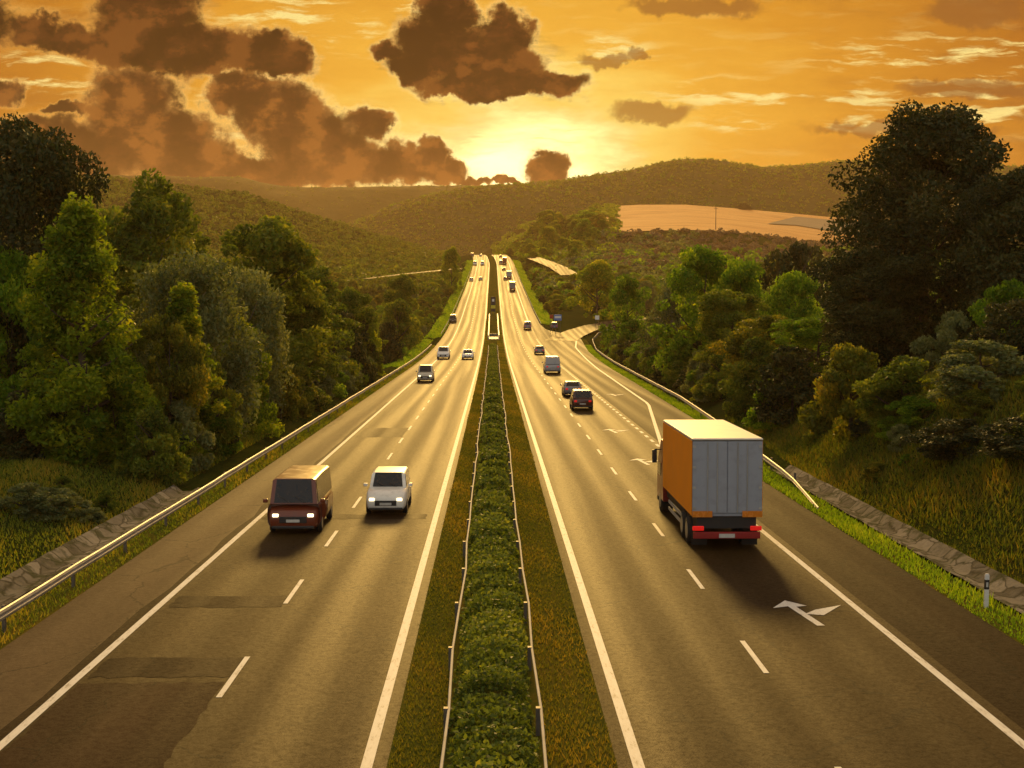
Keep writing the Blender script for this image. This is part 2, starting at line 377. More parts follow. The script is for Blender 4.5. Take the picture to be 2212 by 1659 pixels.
def strip_mesh(name, left, right, ys, dz, mat, kind='structure', div=1, rel=True, zf=None):   # a sheet that follows the road
    v, f = [], []
    for y in ys:
        a, b2 = (left(y) if callable(left) else left), (right(y) if callable(right) else right)
        for j in range(div + 1):
            x = a + (b2 - a) * j / div + xc(y)
            v.append((x, y, (zf(x, y) if zf else zr(y)) + dz))
    k = div + 1
    for i in range(len(ys) - 1):
        for j in range(div):
            f.append((i * k + j, i * k + j + 1, (i + 1) * k + j + 1, (i + 1) * k + j))
    o = npmesh(name, v, f, mat)
    if kind: tag(o, kind=kind)
    return o
def yspan(a, b2, near=2.0):
    ys = [a]; y = a
    while y < b2:
        y += max(near, abs(y) * 0.02); ys.append(min(y, b2))
    return ys

# ------------------------------------------------------------------ ground, road, markings
def build_terrain():
    xs = [-6000, -4000, -2500, -1500, -1000, -800, -600] + list(range(-500, -100, 20)) + list(range(-100, -40, 5)) + list(range(-40, -16, 2)) + [-16, -15.4, -14.8, -14.2, -13.6, -13, -12.4, -8, 0, 8] + [12.8 + .7 * i for i in range(18)] + list(range(26, 60, 2)) + list(range(60, 120, 5)) + list(range(120, 620, 20)) + [700, 900, 1200, 1800, 2800, 4000, 6000]
    ys = [-300, -150, -60] + [-20 + 3 * i for i in range(60)] + [160 + 6 * i for i in range(60)] + [520 + 15 * i for i in range(80)] + [1800, 2200, 3000, 4500, 6800]
    v = [(x + xc(min(y, 1200)) * (1 if abs(x) < 100 else 0), y, 0) for y in ys for x in xs]
    v = [(x, y, hz(x, y)) for x, y, _ in v]
    k = len(xs)
    f = [(i * k + j, i * k + j + 1, (i + 1) * k + j + 1, (i + 1) * k + j) for i in range(len(ys) - 1) for j in range(k - 1)]
    return tag(npmesh('ground', v, f, 'meadow', smooth=True), kind='structure')
build_terrain()
RY = yspan(-30, 1290, 2.0)
strip_mesh('road', -9.95, -2.15, RY, 0.0, 'asphalt', div=4)
strip_mesh('road', 2.15, 10.6, RY, 0.0, 'asphalt', div=4)
strip_mesh('road_shoulder', LE, -9.95, RY, -0.004, 'asphalt_pale', div=2)
strip_mesh('road_shoulder', 10.6, RE, RY, -0.004, 'asphalt_dark', div=3)
strip_mesh('grass_median', -2.15, 2.15, RY, 0.03, 'strip', div=6)
for side, a, b2, y1 in ((-1, LE - 1.3, LE, 300), (1, 0, 0, 70)):
    if side < 0: strip_mesh('grass_verge', a, b2, yspan(-20, y1), -0.01, 'strip', div=2, zf=None)
strip_mesh('grass_verge', lambda y: RE(y), lambda y: RE(y) + 1.2, yspan(-20, 330), -0.01, 'strip', div=2)
# paved drainage channels
def channel(xa, xb, ya, yb):
    ys = yspan(ya, yb, 1.2); rng = random.Random(3); v, f = [], []
    prof = [(0, 0.05), (0.12, 0.06), (0.35, -0.10), (0.65, -0.12), (0.9, 0.14), (1.0, 0.20)]
    for y in ys:
        for t, h in prof: v.append((xa + (xb - xa) * t + rng.uniform(-.04, .04), y, zr(y) + h + rng.uniform(-.012, .012)))
    k = len(prof)
    for i in range(len(ys) - 1):
        for j in range(k - 1): f.append((i * k + j, i * k + j + 1, (i + 1) * k + j + 1, (i + 1) * k + j))
    tag(npmesh('drainage_channel', v, f, 'stone'), kind='structure')
channel(-14.15, -15.45, 10, 66); channel(14.6, 15.9, 14, 74)
# tar seams and repaired rectangles
def sheet(name, pts, dz, mat):
    v = []; 
    for x, y in pts: v.append((x, y, zr(y) + dz))
    o = npmesh(name, v, [tuple(range(len(v)))], mat); tag(o, kind='structure'); return o
def rect(name, x0, x1, y0, y1, dz, mat):               # a repair with ragged sawn edges
    rr = random.Random(int(y0 * 10)); n = max(2, int((y1 - y0) / .35)); k = 14
    v, f = [], []
    ja = [rr.uniform(-.10, .10) for _ in range(k + 1)]; jb = [rr.uniform(-.10, .10) for _ in range(k + 1)]
    for i in range(n + 1):
        a, c = x0 + rr.uniform(-.06, .06), x1 + rr.uniform(-.06, .06); t = i / n
        for q in range(k + 1):
            y = y0 + (y1 - y0) * t + ja[q] * (1 - t) + jb[q] * t; v.append((a + (c - a) * q / k, y, zr(y) + dz))
    for i in range(n):
        for q in range(k): f.append((i * (k + 1) + q, i * (k + 1) + q + 1, (i + 1) * (k + 1) + q + 1, (i + 1) * (k + 1) + q))
    return tag(npmesh(name, v, f, mat), kind='structure')
for x0, x1, pya, pyb in ((-9.6, -6.2, 1462, 1420), (-9.5, -6.3, 1312, 1287), (-9.6, -2.9, 1122, 1112), (-9.4, -6.3, 945, 925)):
    rect('road_patch', x0, x1, road_hit(600, pya)[1], road_hit(600, pyb)[1], 0.006, 'asphalt_dark')
rect('road_patch', -9.62, -6.32, 12, road_hit(300, 1475)[1], 0.003, 'asphalt_patch')
rng = random.Random(11)
ys = [12 + 3.0 * i for i in range(40)]
seam = [(-10.06 - rng.uniform(0.0, .22), y) for y in ys]
v = []; f = []
for i, (x, y) in enumerate(seam):
    v += [(x, y, zr(y) + .003), (-9.93, y, zr(y) + .003)]
    if i: f.append((2 * i - 2, 2 * i - 1, 2 * i + 1, 2 * i))
tag(npmesh('road_seam', v, f, 'asphalt_dark'), kind='structure')
# painted lines: one sheet of markings
mk = MB()
def mark(xa, xb, y0, y1, step=4.0, dz=0.009):
    n = max(1, int(math.ceil((y1 - y0) / step)))
    for i in range(n):
        a, b2 = y0 + (y1 - y0) * i / n, y0 + (y1 - y0) * (i + 1) / n
        fa = lambda x, y: (x(y) if callable(x) else x) + xc(y)
        mk.add([(fa(xa, a), a, zr(a) + dz), (fa(xb, a), a, zr(a) + dz), (fa(xb, b2), b2, zr(b2) + dz), (fa(xa, b2), b2, zr(b2) + dz)], [(0, 1, 2, 3)])
mark(-2.64, -2.42, -20, 1100); mark(2.44, 2.66, -20, 1100)
mark(-9.90, -9.70, -20, 1100); mark(10.12, 10.32, -20, 84)
tap = lambda y: lerp(y, [84, 126, 200, 290, 340], [10.10, 13.9, 15.0, 17.0, 20.2])
mark(tap, lambda y: tap(y) + .25, 84, 340)
mark(10.10, 10.35, 385, 1100)
for k in range(62):
    y = 10.3 + 9.8 * k; mark(-6.27, -6.14, y, y + 3.6)
    y = 11.95 + 9.9 * k; mark(6.18, 6.31, y, y + 3.2)
y = 86
while y < 330:
    mark(10.13, 10.33, y, y + 1.6); y += 3.2
# lane-change arrows: a straight shaft and a bent-over head pointing left
def arrow(px, py, sc=1.0):
    x0, y0 = road_hit(px, py)
    pts_h = [(-1.05, 0.75), (-0.25, 1.75), (0.42, 0.95), (-.12, 1.02), (-0.46, 1.1)]
    shaft = [(-0.46, 1.08), (-0.12, 0.98), (0.45, -1.6), (0.15, -1.6)]
    tail = [(0.10, 0.08), (0.62, 0.75), (1.95, 1.00), (0.75, -0.35), (0.34, -0.45)]
    for p in ([(-1.15, 0.6), (-0.42, 0.88), (-0.08, 0.80), (0.42, 0.95), (-0.30, 1.85)], [(-0.42, 0.88), (-0.02, -2.1), (0.30, -2.1), (-0.08, 0.80)], [(-0.02, -0.35), (0.72, -0.55), (1.95, 1.05), (0.60, 0.30)]):
        q = [(x0 + a * sc, y0 + b2 * 1.25 * sc) for a, b2 in p]
        mk.add([(a, b2, zr(b2) + 0.011) for a, b2 in q], [tuple(range(len(q)))])
for a in ((1735, 1322), (1390, 997), (1325, 931), (1326, 853)): arrow(*a, .66)
tag(mk.build('road_markings', 'line'), kind='structure')
# roads seen beyond
def side_road(pts, w, mat='asphalt_pale', dz=.25):
    v, f = [], []
    P = []
    for i in range(len(pts) - 1):
        for t in range(6): P.append(tuple(pts[i][q] + (pts[i + 1][q] - pts[i][q]) * t / 6 for q in range(3)))
    P.append(pts[-1]); P = [Vector(p) for p in P]
    for i, p in enumerate(P):
        d = P[min(i + 1, len(P) - 1)] - P[max(i - 1, 0)]; d.z = 0; n = Vector((-d.y, d.x, 0)).normalized() * w / 2
        v += [p + n + Vector((0, 0, dz)), p - n + Vector((0, 0, dz))]
        if i: f.append((2 * i - 2, 2 * i - 1, 2 * i + 1, 2 * i))
    tag(npmesh('side_road', [tuple(p) for p in v], f, mat), kind='structure')
gp = lambda x, y: (x, y, max(hz(x - 3, y), hz(x + 3, y)))
side_road([(x, y, zr(y)) for x, y in ((15.5, 322), (18.6, 345), (23, 368), (29.5, 392), (38.5, 413), (52, 430), (75, 445))], 7.5, 'asphalt', dz=.03)
side_road([at(1232, 594, 640), at(1205, 577, 700), at(1178, 566, 760), at(1150, 556, 830)], 9, dz=.0)
side_road([at(790, 602, 600), at(870, 592, 615), at(960, 583, 635), at(990, 580, 650)], 5, dz=.0)
hs = lambda pts, mat, name, dz: tag(npmesh(name, [(x, y, hz(x, y) + dz) for x, y in pts], [(0, 1, 2, 3)], mat), kind='structure')

# ------------------------------------------------------------------ hills and the field
def ridge(name, pts, Yr, Yf, zf, Yb, mat, amp, step=8, rows=26, seed=0):
    rg = random.Random(seed); v, f = [], []
    pxs = list(range(pts[0][0], pts[-1][0] + 1, step)); xs_, ys_ = [p[0] for p in pts], [p[1] for p in pts]
    ph = [rg.uniform(0, 6) for _ in range(8)]
    for px in pxs:
        top = at(px, lerp(px, xs_, ys_), Yr)
        for j in range(rows):
            t = j / (rows - 1) * 1.35
            if t <= 1: Y = Yf + (Yr - Yf) * t; s = t * t * (3 - 2 * t) * .6 + t * .4; z = zf + (top.z - zf) * s
            else: Y = Yr + (Yb - Yr) * (t - 1) / .35; z = top.z - (top.z - zf) * ((t - 1) / .35) ** 1.5
            x = CAM.x + (top.x - CAM.x) * Y / Yr
            w = math.sin(math.pi * min(t, 1.0)) 
            z += w * amp * (math.sin(x * .006 + ph[0]) * math.sin(Y * .005 + ph[1]) + .6 * math.sin(x * .017 + ph[2] + Y * .011) + .3 * math.sin(x * .05 + ph[3]) * math.sin(Y * .04 + ph[4])) 
            if t > .5: z += rg.uniform(-1, 1) * amp * .12
            v.append((x, Y, z))
    for i in range(len(pxs) - 1):
        for j in range(rows - 1):
            a = i * rows + j; f.append((a, a + rows, a + rows + 1, a + 1))
    o = tag(npmesh(name, v, f, mat, smooth=True), kind='structure'); o_grid = (np.array(v).reshape(len(pxs), rows, 3)); return o_grid
RIGHT_RIDGE = [(700, 500), (790, 470), (850, 441), (950, 416), (1000, 407), (1100, 398), (1200, 391), (1290, 376), (1380, 362), (1430, 349), (1490, 342), (1560, 346), (1640, 359), (1710, 357), (1800, 347), (1950, 345), (2400, 370), (2900, 400)]
FAR_RIDGE = [(-900, 380), (0, 372), (330, 379), (430, 384), (520, 381), (600, 403), (720, 405), (850, 402), (1000, 400), (1200, 398), (1900, 395), (3000, 390)]
GRID_R = ridge('hills', RIGHT_RIDGE, 2050, 1650, 0, 2800, 'hill', 7, 10, 30, 1)
GRID_F = ridge('hills', FAR_RIDGE, 2550, 2150, 0, 3600, 'hill', 12, 24, 20, 2)
def field(name, top, bot, Ya, Yb, mat, dz):
    v, f = [], []; n, r_ = 40, 18
    for i in range(n + 1):
        px = top[0][0] + (top[-1][0] - top[0][0]) * i / n
        for j in range(r_ + 1):
            Y = Ya + (Yb - Ya) * j / r_
            py = lerp(px, [p[0] for p in bot], [p[1] for p in bot]) + (lerp(px, [p[0] for p in top], [p[1] for p in top]) - lerp(px, [p[0] for p in bot], [p[1] for p in bot])) * j / r_
            p = at(px, py, Y); v.append((p.x, p.y, p.z + dz))
    for i in range(n):
        for j in range(r_):
            a = i * (r_ + 1) + j; f.append((a, a + r_ + 1, a + r_ + 2, a + 1))
    return tag(npmesh(name, v, f, mat, smooth=True), kind='structure')
field('field', FTOP, FBOT, 960, 1560, 'field', .5)
def patch_on_field(top, bot, mat, dz):
    v, f = [], []; n, r_ = 24, 6
    g = lambda P, px: lerp(px, [q[0] for q in P], [q[1] for q in P])
    for i in range(n + 1):
        px = top[0][0] + (top[-1][0] - top[0][0]) * i / n
        for j in range(r_ + 1):
            py = g(bot, px) + (g(top, px) - g(bot, px)) * j / r_
            Y = 960 + 600 * (py - g(FBOT, px)) / (g(FTOP, px) - g(FBOT, px)); p = at(px, py, Y); v.append((p.x, p.y, p.z + dz))
    for i in range(n):
        for j in range(r_):
            a = i * (r_ + 1) + j; f.append((a, a + r_ + 1, a + r_ + 2, a + 1))
    tag(npmesh('field', v, f, mat, smooth=True), kind='structure')
patch_on_field([(1660, 485), (1720, 470), (1860, 484)], [(1660, 486), (1720, 489), (1860, 512)], 'soil', 1.2)  # dark bush shade, painted as a grey patch on the field

# ------------------------------------------------------------------ foliage
def rot_frames(n, rs):
    a = rs.normal(size=(n, 3)); a /= np.linalg.norm(a, axis=1, keepdims=True)
    b2 = rs.normal(size=(n, 3)); b2 -= a * (a * b2).sum(1, keepdims=True); b2 /= np.linalg.norm(b2, axis=1, keepdims=True)
    return a, b2
def leaves(pos, size, rs, aspect=0.5, droop=0.0):
    n = len(pos); a, b2 = rot_frames(n, rs)
    if droop:
        a[:, 2] -= droop; a /= np.linalg.norm(a, axis=1, keepdims=True)
        b2 -= a * (a * b2).sum(1, keepdims=True); b2 /= np.linalg.norm(b2, axis=1, keepdims=True)
    s = (size * rs.uniform(.6, 1.3, n))[:, None]
    c = np.cross(a, b2) * s * .18
    v = np.stack([pos - a * s, pos + b2 * s * aspect + c, pos + a * s, pos - b2 * s * aspect + c], 1).reshape(-1, 3)
    f = np.arange(4 * n).reshape(n, 4); return v, f
def envelope(kind, h):                   # crown radius (0..1) at relative height h (0..1)
    if kind == 'cone': return np.clip(1.12 * (1 - h) ** 0.8 * np.minimum(1, 3.5 * h + .45), 0, 1)
    if kind == 'willow': return np.sqrt(np.clip(1 - ((h - .5) / .55) ** 2, 0, 1)) * .95
    if kind == 'bush': return np.sqrt(np.clip(1 - (h * .98) ** 2.2, 0, 1))
    if kind == 'giant': return np.clip(np.sqrt(np.clip(1 - ((h - .42) / .6) ** 2, 0, 1)), 0, 1)
    return np.sqrt(np.clip(1 - ((h - .45) / .57) ** 2, 0, 1))
def make_crown(kind, H, W, base, nclump, nleaf, lsize, seed, mat, parent, droop=0.0):
    rs = np.random.RandomState(seed); nleaf = int(nleaf * 1.7); lsize *= .74
    cl = []
    while len(cl) < nclump:
        h = rs.uniform(0.0, 1.0); r0 = envelope(kind, np.array([h]))[0]
        rr = r0 * (rs.uniform(0.25, 1.0) ** .55) * (rs.uniform(1.0, 1.22) if rs.uniform() < .22 else 1); th = rs.uniform(0, 6.283)
        lob = 0.80 + .32 * math.sin(2 * th + seed) * math.sin(5 * h + seed) + .12 * math.sin(5 * th + seed * 2 + 7 * h)
        cl.append((math.cos(th) * rr * lob * W / 2, math.sin(th) * rr * lob * W / 2, base + h * (H - base) * .97, rs.uniform(.4, 1.45), rs.uniform(0, 1)))
    cl = np.array(cl); per = np.maximum(8, (nleaf / nclump * cl[:, 3] ** 2)).astype(int)
    P, T = [], []
    cr = W * (.088 if kind == 'giant' else .115)
    for c, n in zip(cl, per):
        d = rs.normal(size=(n, 3)); d /= np.linalg.norm(d, axis=1, keepdims=True)
        rad = cr * c[3] * rs.uniform(.25, 1.0, (n, 1)) ** .5
        p = d * rad * np.array([1, 1, .72])
        if kind == 'willow': p[:, 2] -= rs.uniform(0, 1, n) ** 2 * cr * 2.2
        if kind == 'cone': p[:, 2] += np.abs(rs.normal(0, .35, n)) * cr
        P.append(p + c[:3]); T.append(np.clip(c[4] * .65 + rs.uniform(-.12, .42, n) , 0, 1))
    P = np.concatenate(P); T = np.concatenate(T)
    keep = P[:, 2] > 0.02; P, T = P[keep], T[keep]
    v, f = leaves(P, lsize, rs, .5, droop)
    return npmesh('crown', v, f, LEAF[mat], parent, T)
def make_trunk(H, W, base, seed, parent, mat='bark', limbs=9):
    rg = random.Random(seed); b2 = MB(); top = H * .82
    r0 = max(.10, H * .021); pts, rad = [], []
    for i in range(8):
        t = i / 7; pts.append((rg.uniform(-.12, .12) * t * H * .1, rg.uniform(-.12, .12) * t * H * .1, -0.6 + (top + .6) * t)); rad.append(r0 * (1 - t) ** .8 + .02 + (.35 * r0 if i == 0 else 0))
    b2.tube(pts, rad, 8)
    for i in range(limbs):
        t = rg.uniform(.22, .85); a = rg.uniform(0, 6.28); z0 = top * t; l = W * rg.uniform(.28, .44) * (1.1 - t * .5)
        p0 = Vector((0, 0, z0)); p1 = p0 + Vector((math.cos(a) * l * .5, math.sin(a) * l * .5, l * .32)); p2 = p0 + Vector((math.cos(a) * l, math.sin(a) * l, l * .75))
        b2.tube([p0, p1, p2], [r0 * (1 - t) * .6 + .03, r0 * (1 - t) * .35 + .02, .015], 5)
    return b2.build('trunk', mat, parent, smooth=True)
PROTO = {}
def proto(key, kind, H, W, base, nclump, nleaf, lsize, seed, mat, droop=0, bark='bark', limbs=9):
    PROTO[key] = dict(kind=kind, H=H, W=W, base=base, nclump=nclump, nleaf=nleaf, lsize=lsize, seed=seed, mat=mat, droop=droop, bark=bark, limbs=limbs, src=None)
proto('giant', 'giant', 19, 15, 1.0, 330, 33000, .25, 5, 'dark', limbs=16)
proto('giant_spread', 'round', 17, 13, 1.0, 170, 28000, .25, 6, 'dark', limbs=14)
proto('cone', 'cone', 15, 8, .4, 150, 22000, .22, 8, 'yellow', limbs=12)
proto('cone_slim', 'cone', 13, 5.5, .4, 90, 11000, .22, 9, 'yellow')
proto('willow', 'willow', 13, 10, .8, 120, 17000, .24, 12, 'grey', .8, 'bark_pale', 12)
proto('willow_loose', 'willow', 12, 9, .6, 80, 11000, .24, 13, 'grey', .8, 'bark_pale', 12)
proto('olive', 'round', 13, 9.5, .8, 120, 17000, .25, 21, 'olive')
proto('olive_tall', 'round', 15, 9, .8, 110, 15000, .26, 22, 'olive', 0, 'bark_pale')
proto('green', 'round', 11, 10, .5, 100, 14000, .25, 31, 'green')
proto('green_dome', 'bush', 8, 9, .2, 90, 12000, .24, 32, 'green')
proto('rust', 'round', 9, 7.5, .4, 80, 10000, .22, 41, 'rust')
proto('yellow_dome', 'bush', 7, 7, .1, 80, 10000, .21, 42, 'yellow')
proto('dark_bush', 'bush', 5, 6, .0, 70, 8500, .19, 51, 'dark')
proto('olive_bush', 'bush', 4, 5, .0, 60, 7000, .17, 52, 'olive')
proto('grey_bush', 'bush', 4, 5, .0, 60, 6500, .17, 53, 'grey', .3)
proto('rust_bush', 'bush', 3.5, 4.5, .0, 50, 5500, .16, 54, 'rust')
proto('green_bush', 'bush', 3.5, 4.5, .0, 50, 5500, .16, 55, 'green')
def copy_tree(src):
    r = src.copy(); C.objects.link(r)
    for ch in src.children:
        c = ch.copy(); C.objects.link(c); c.parent = r
    return r
tr_rng = random.Random(5)
def plant(key, x, Y, H, W, label, cat='tree', group=None, rz=None, name=None):
    p = PROTO[key]
    if Y < 320:                                        # crowns stay behind the guardrails
        xr = x - xc(Y)
        if xr < 0: x = min(x, LE - 2.6 - W * .47)
        else: x = max(x, RE(Y) + (3.2 if Y < 90 else 2.2) + W * .47)
    if p['src'] is None:
        nm = name or ('shrub' if key.endswith('bush') else 'tree')
        o = D.objects.new(nm, None); o.empty_display_size = .5; C.objects.link(o)
        make_crown(p['kind'], p['H'], p['W'], p['base'], p['nclump'], p['nleaf'], p['lsize'], p['seed'], p['mat'], o, p['droop'])
        make_trunk(p['H'], p['W'], p['base'], p['seed'], o, p['bark'], p['limbs'])
        p['src'] = o
    else:
        o = copy_tree(p['src']); o.name = name or ('shrub' if key.endswith('bush') else 'tree')
        if 'group' in o: del o['group']
    o.location = (x, Y, hz(x, Y) - .1); o.scale = (W / p['W'], W / p['W'], H / p['H']); o.rotation_euler = (0, 0, tr_rng.uniform(0, 6.28) if rz is None else rz)
    return tag(o, label, cat, group)
def tree_px(key, px, ytop, wpx, Y, label, cat='tree', group=None, sink=0, **kw):
    t = at(px, ytop, Y); z = hz(t.x, Y); H = max(1.2, t.z - z)
    return plant(key, t.x, Y, H * 1.03, wpx * Y / F, label, cat, group, **kw)

# --- left side, hand placed (px, top y, width px, distance)
tree_px('giant_spread', 20, 285, 400, 78, 'tall dark tree cut by the left border, highest of the left wood')
tree_px('cone', 170, 455, 330, 70, 'large bright yellow-green pointed tree beside the left guardrail, in front of the tall dark tree')
tree_px('olive_tall', 318, 392, 280, 118, 'tall olive tree showing above the yellow-green pointed tree, under the left hill')
tree_px('willow', 405, 560, 300, 88, 'grey-green drooping willow between the pointed yellow tree and the big rounded olive tree')
tree_px('olive', 640, 478, 300, 128, 'big rounded olive tree that tops the wood left of the motorway')
tree_px('cone_slim', 478, 640, 190, 78, 'slim yellowish tree standing low in front of the drooping willow')
tree_px('willow_loose', 560, 590, 220, 105, 'loose grey-green willow directly left of the big rounded olive tree')
tree_px('olive_tall', 745, 560, 220, 150, 'olive tree at the right shoulder of the left wood, next to the road')
tree_px('yellow_dome', 640, 705, 180, 96, 'low yellow-green domed tree at the foot of the big rounded olive tree')
tree_px('rust', 415, 690, 190, 74, 'rust tinged tree at the foot of the willow beside the left guardrail')
tree_px('olive', 745, 640, 170, 135, 'brownish olive tree leaning over the left guardrail, last of the dense wood')
tree_px('green', 20, 560, 240, 74, 'dark green tree low at the left border under the tall dark tree')
tree_px('green_dome', 250, 790, 240, 72, 'fresh green domed tree in front of the yellow-green pointed tree')
tree_px('olive_bush', 560, 800, 150, 82, 'olive shrub right behind the left guardrail below the domed tree', 'shrub')
tree_px('dark_bush', 90, 840, 260, 70, 'broad dark shrub on the grassy bank at the left border', 'shrub')
tree_px('dark_bush', 330, 880, 190, 76, 'dark shrub behind the left guardrail just above the grassy bank', 'shrub')
tree_px('olive_bush', 460, 900, 160, 68, 'olive shrub overhanging the left guardrail beside the rust-red van', 'shrub')
tree_px('rust_bush', 690, 790, 110, 110, 'rust brown shrub behind the left guardrail near the cream van', 'shrub')
tree_px('olive', 815, 615, 130, 185, 'small olive tree where the left wood thins out above the guardrail')
tree_px('yellow_dome', 845, 690, 90, 190, 'yellow-green round bush at the far end of the left wood', 'shrub')
tree_px('dark_bush', 870, 690, 80, 235, 'dark round bush beside the lit green verge on the left', 'shrub')
tree_px('olive_bush', 905, 640, 110, 290, 'low spreading olive bush just past the lit green verge', 'shrub')
tree_px('olive', 868, 597, 95, 330, 'dark round tree in the hollow left of the road below the side road')
tree_px('yellow_dome', 975, 540, 46, 600, 'bright yellow-green tree at the roadside before the left side road')
# filler wood, left
fr = random.Random(21)
GL = 'trees filling the wood left of the motorway'
for i in range(34):
    Y = fr.uniform(74, 190); x = -fr.uniform(18.5, 60) - (0 if Y < 150 else -1)
    key = fr.choice(['olive', 'olive_tall', 'green', 'willow_loose', 'dark_bush', 'rust', 'green_dome'])
    H = fr.uniform(5, 9.5) if Y < 100 else fr.uniform(7, 12)
    plant(key, x, Y, H, H * fr.uniform(.7, .95), 'tree among the dense mixed wood behind the left guardrail', 'tree', GL)
# --- right side, hand placed
tree_px('giant', 2010, 248, 440, 96, 'giant dark leafy tree against the sky at the right', rz=.6)
tree_px('giant_spread', 2235, 380, 330, 84, 'dark tree at the right border, behind the giant dark tree')
tree_px('giant_spread', 1880, 545, 260, 92, 'lower dark tree at the left foot of the giant dark tree')
tree_px('green', 1468, 560, 220, 160, 'tall pale green tree with soft outline right of the exit road')
tree_px('willow_loose', 1400, 610, 160, 185, 'grey-green tree left of the tall pale green tree by the exit')
tree_px('yellow_dome', 1290, 572, 120, 440, 'yellow-green lit tree behind the blue sign')
tree_px('green', 1335, 600, 110, 260, 'olive green tree between the exit road and the tall pale green tree')
tree_px('green_dome', 1600, 575, 190, 150, 'bright lit green tree crown in the right wood beside the pale green tree')
tree_px('green_dome', 1720, 600, 170, 135, 'second bright green crown, in front of the dark canopy of the right wood')
tree_px('dark_bush', 1715, 530, 210, 190, 'dark green spreading canopy below the tan field')
tree_px('olive', 1545, 650, 200, 130, 'olive tree in the middle of the right wood, above the lorry')
tree_px('rust', 1640, 680, 200, 112, 'brown tinged tree in the right wood above the lorry roof')
tree_px('green', 1770, 690, 220, 104, 'mid green tree left of the giant tree trunk')
tree_px('dark_bush', 1660, 790, 200, 92, 'dark shrub behind the lorry at the edge of the right wood', 'shrub')
tree_px('olive_bush', 1520, 770, 170, 108, 'olive shrub close behind the right guardrail in front of the lorry', 'shrub')
tree_px('rust_bush', 1400, 720, 130, 165, 'brown shrub behind the bend of the right guardrail', 'shrub')
tree_px('green_bush', 1320, 700, 90, 240, 'green shrub at the inside of the exit bend', 'shrub')
tree_px('rust_bush', 1830, 760, 200, 74, 'rusty shrub at the top of the grassy right bank', 'shrub')
tree_px('olive_bush', 1950, 780, 230, 68, 'olive shrub half way along the top of the right bank', 'shrub')
tree_px('grey_bush', 2120, 740, 260, 62, 'grey-green feathery shrub on the right bank near the border', 'shrub')
tree_px('dark_bush', 2060, 900, 220, 58, 'dark shrub low on the right bank behind the marker post', 'shrub')
tree_px('dark_bush', 2215, 900, 260, 52, 'dark shrub cut by the right border of the photo', 'shrub')
tree_px('green_bush', 2190, 620, 200, 74, 'green shrub high on the right bank beneath the giant tree', 'shrub')
GR = 'trees filling the wood right of the motorway'
for i in range(36):
    Y = fr.uniform(88, 230); x = RE(Y) + fr.uniform(6.5, 60)
    key = fr.choice(['olive', 'olive_tall', 'green', 'green_dome', 'dark_bush', 'rust', 'willow_loose'])
    H = fr.uniform(4.5, 8) if Y > 140 else fr.uniform(4, 7)
    plant(key, x, Y, H, H * fr.uniform(.85, 1.2), 'tree among the dense mixed wood right of the slip lane', 'tree', GR)
GB = 'shrubs along the top of the right bank'
for i in range(16):
    Y = fr.uniform(30, 84); x = 13.3 + fr.uniform(9, 20)
    key = fr.choice(['dark_bush', 'olive_bush', 'grey_bush', 'rust_bush']); H = fr.uniform(2.2, 4)
    plant(key, x, Y, H, H * fr.uniform(1.0, 1.4), 'shrub in the dark thicket on top of the right bank', 'shrub', GB)
GT = {-1: 'bushes crowding the back of the left guardrail', 1: 'bushes crowding the back of the right guardrail'}
for i in range(64):
    side = -1 if i < 30 else 1; Y = fr.uniform(66, 190) if side < 0 else fr.uniform(84, 270)
    key = fr.choice(['dark_bush', 'olive_bush', 'green_bush', 'rust_bush', 'grey_bush']); H = fr.uniform(2.0, 4.4); W = H * fr.uniform(1.0, 1.5)
    plant(key, -1 if side < 0 else RE(Y) + .5, Y, H, W, 'bush in the thicket right behind the %s guardrail' % ('left' if side < 0 else 'slip lane'), 'shrub', GT[side])
GF = {-1: 'scrub edging the far left carriageway', 1: 'scrub edging the far right carriageway'}
for i in range(130):
    side = -1 if i < 55 else 1; Y = fr.uniform(350, 930) if side < 0 else fr.uniform(455, 930); off = fr.uniform(3.4, 15)
    key = fr.choice(['yellow_dome', 'olive_bush', 'green_bush', 'rust_bush', 'green_dome']); H = fr.uniform(1.2, 2.6) * (1 if off < 7 else 1.6); W = H * fr.uniform(1.3, 2.0)
    x = xc(Y) + ((LE - off - W * .3) if side < 0 else (RE(Y) + off + W * .3))
    plant(key, x, Y, H, W, 'small bush on the slope beside the far %s carriageway' % ('left' if side < 0 else 'right'), 'shrub', GF[side])
GC = 'low bushes dotted over the grassy banks'
for i in range(54):
    side = 1 if i < 36 else -1; Y = fr.uniform(32, 92) if side > 0 else fr.uniform(34, 60); t = fr.uniform(3.6, 10)
    key = fr.choice(['green_bush', 'olive_bush', 'rust_bush', 'grey_bush', 'dark_bush']); H = fr.uniform(.5, 1.5); W = H * fr.uniform(1.2, 2.2)
    x = RE(Y) + t if side > 0 else LE - t
    o_ = plant(key, x, Y, H, W, 'low bush growing out of the grass on the roadside bank', 'shrub', GC)
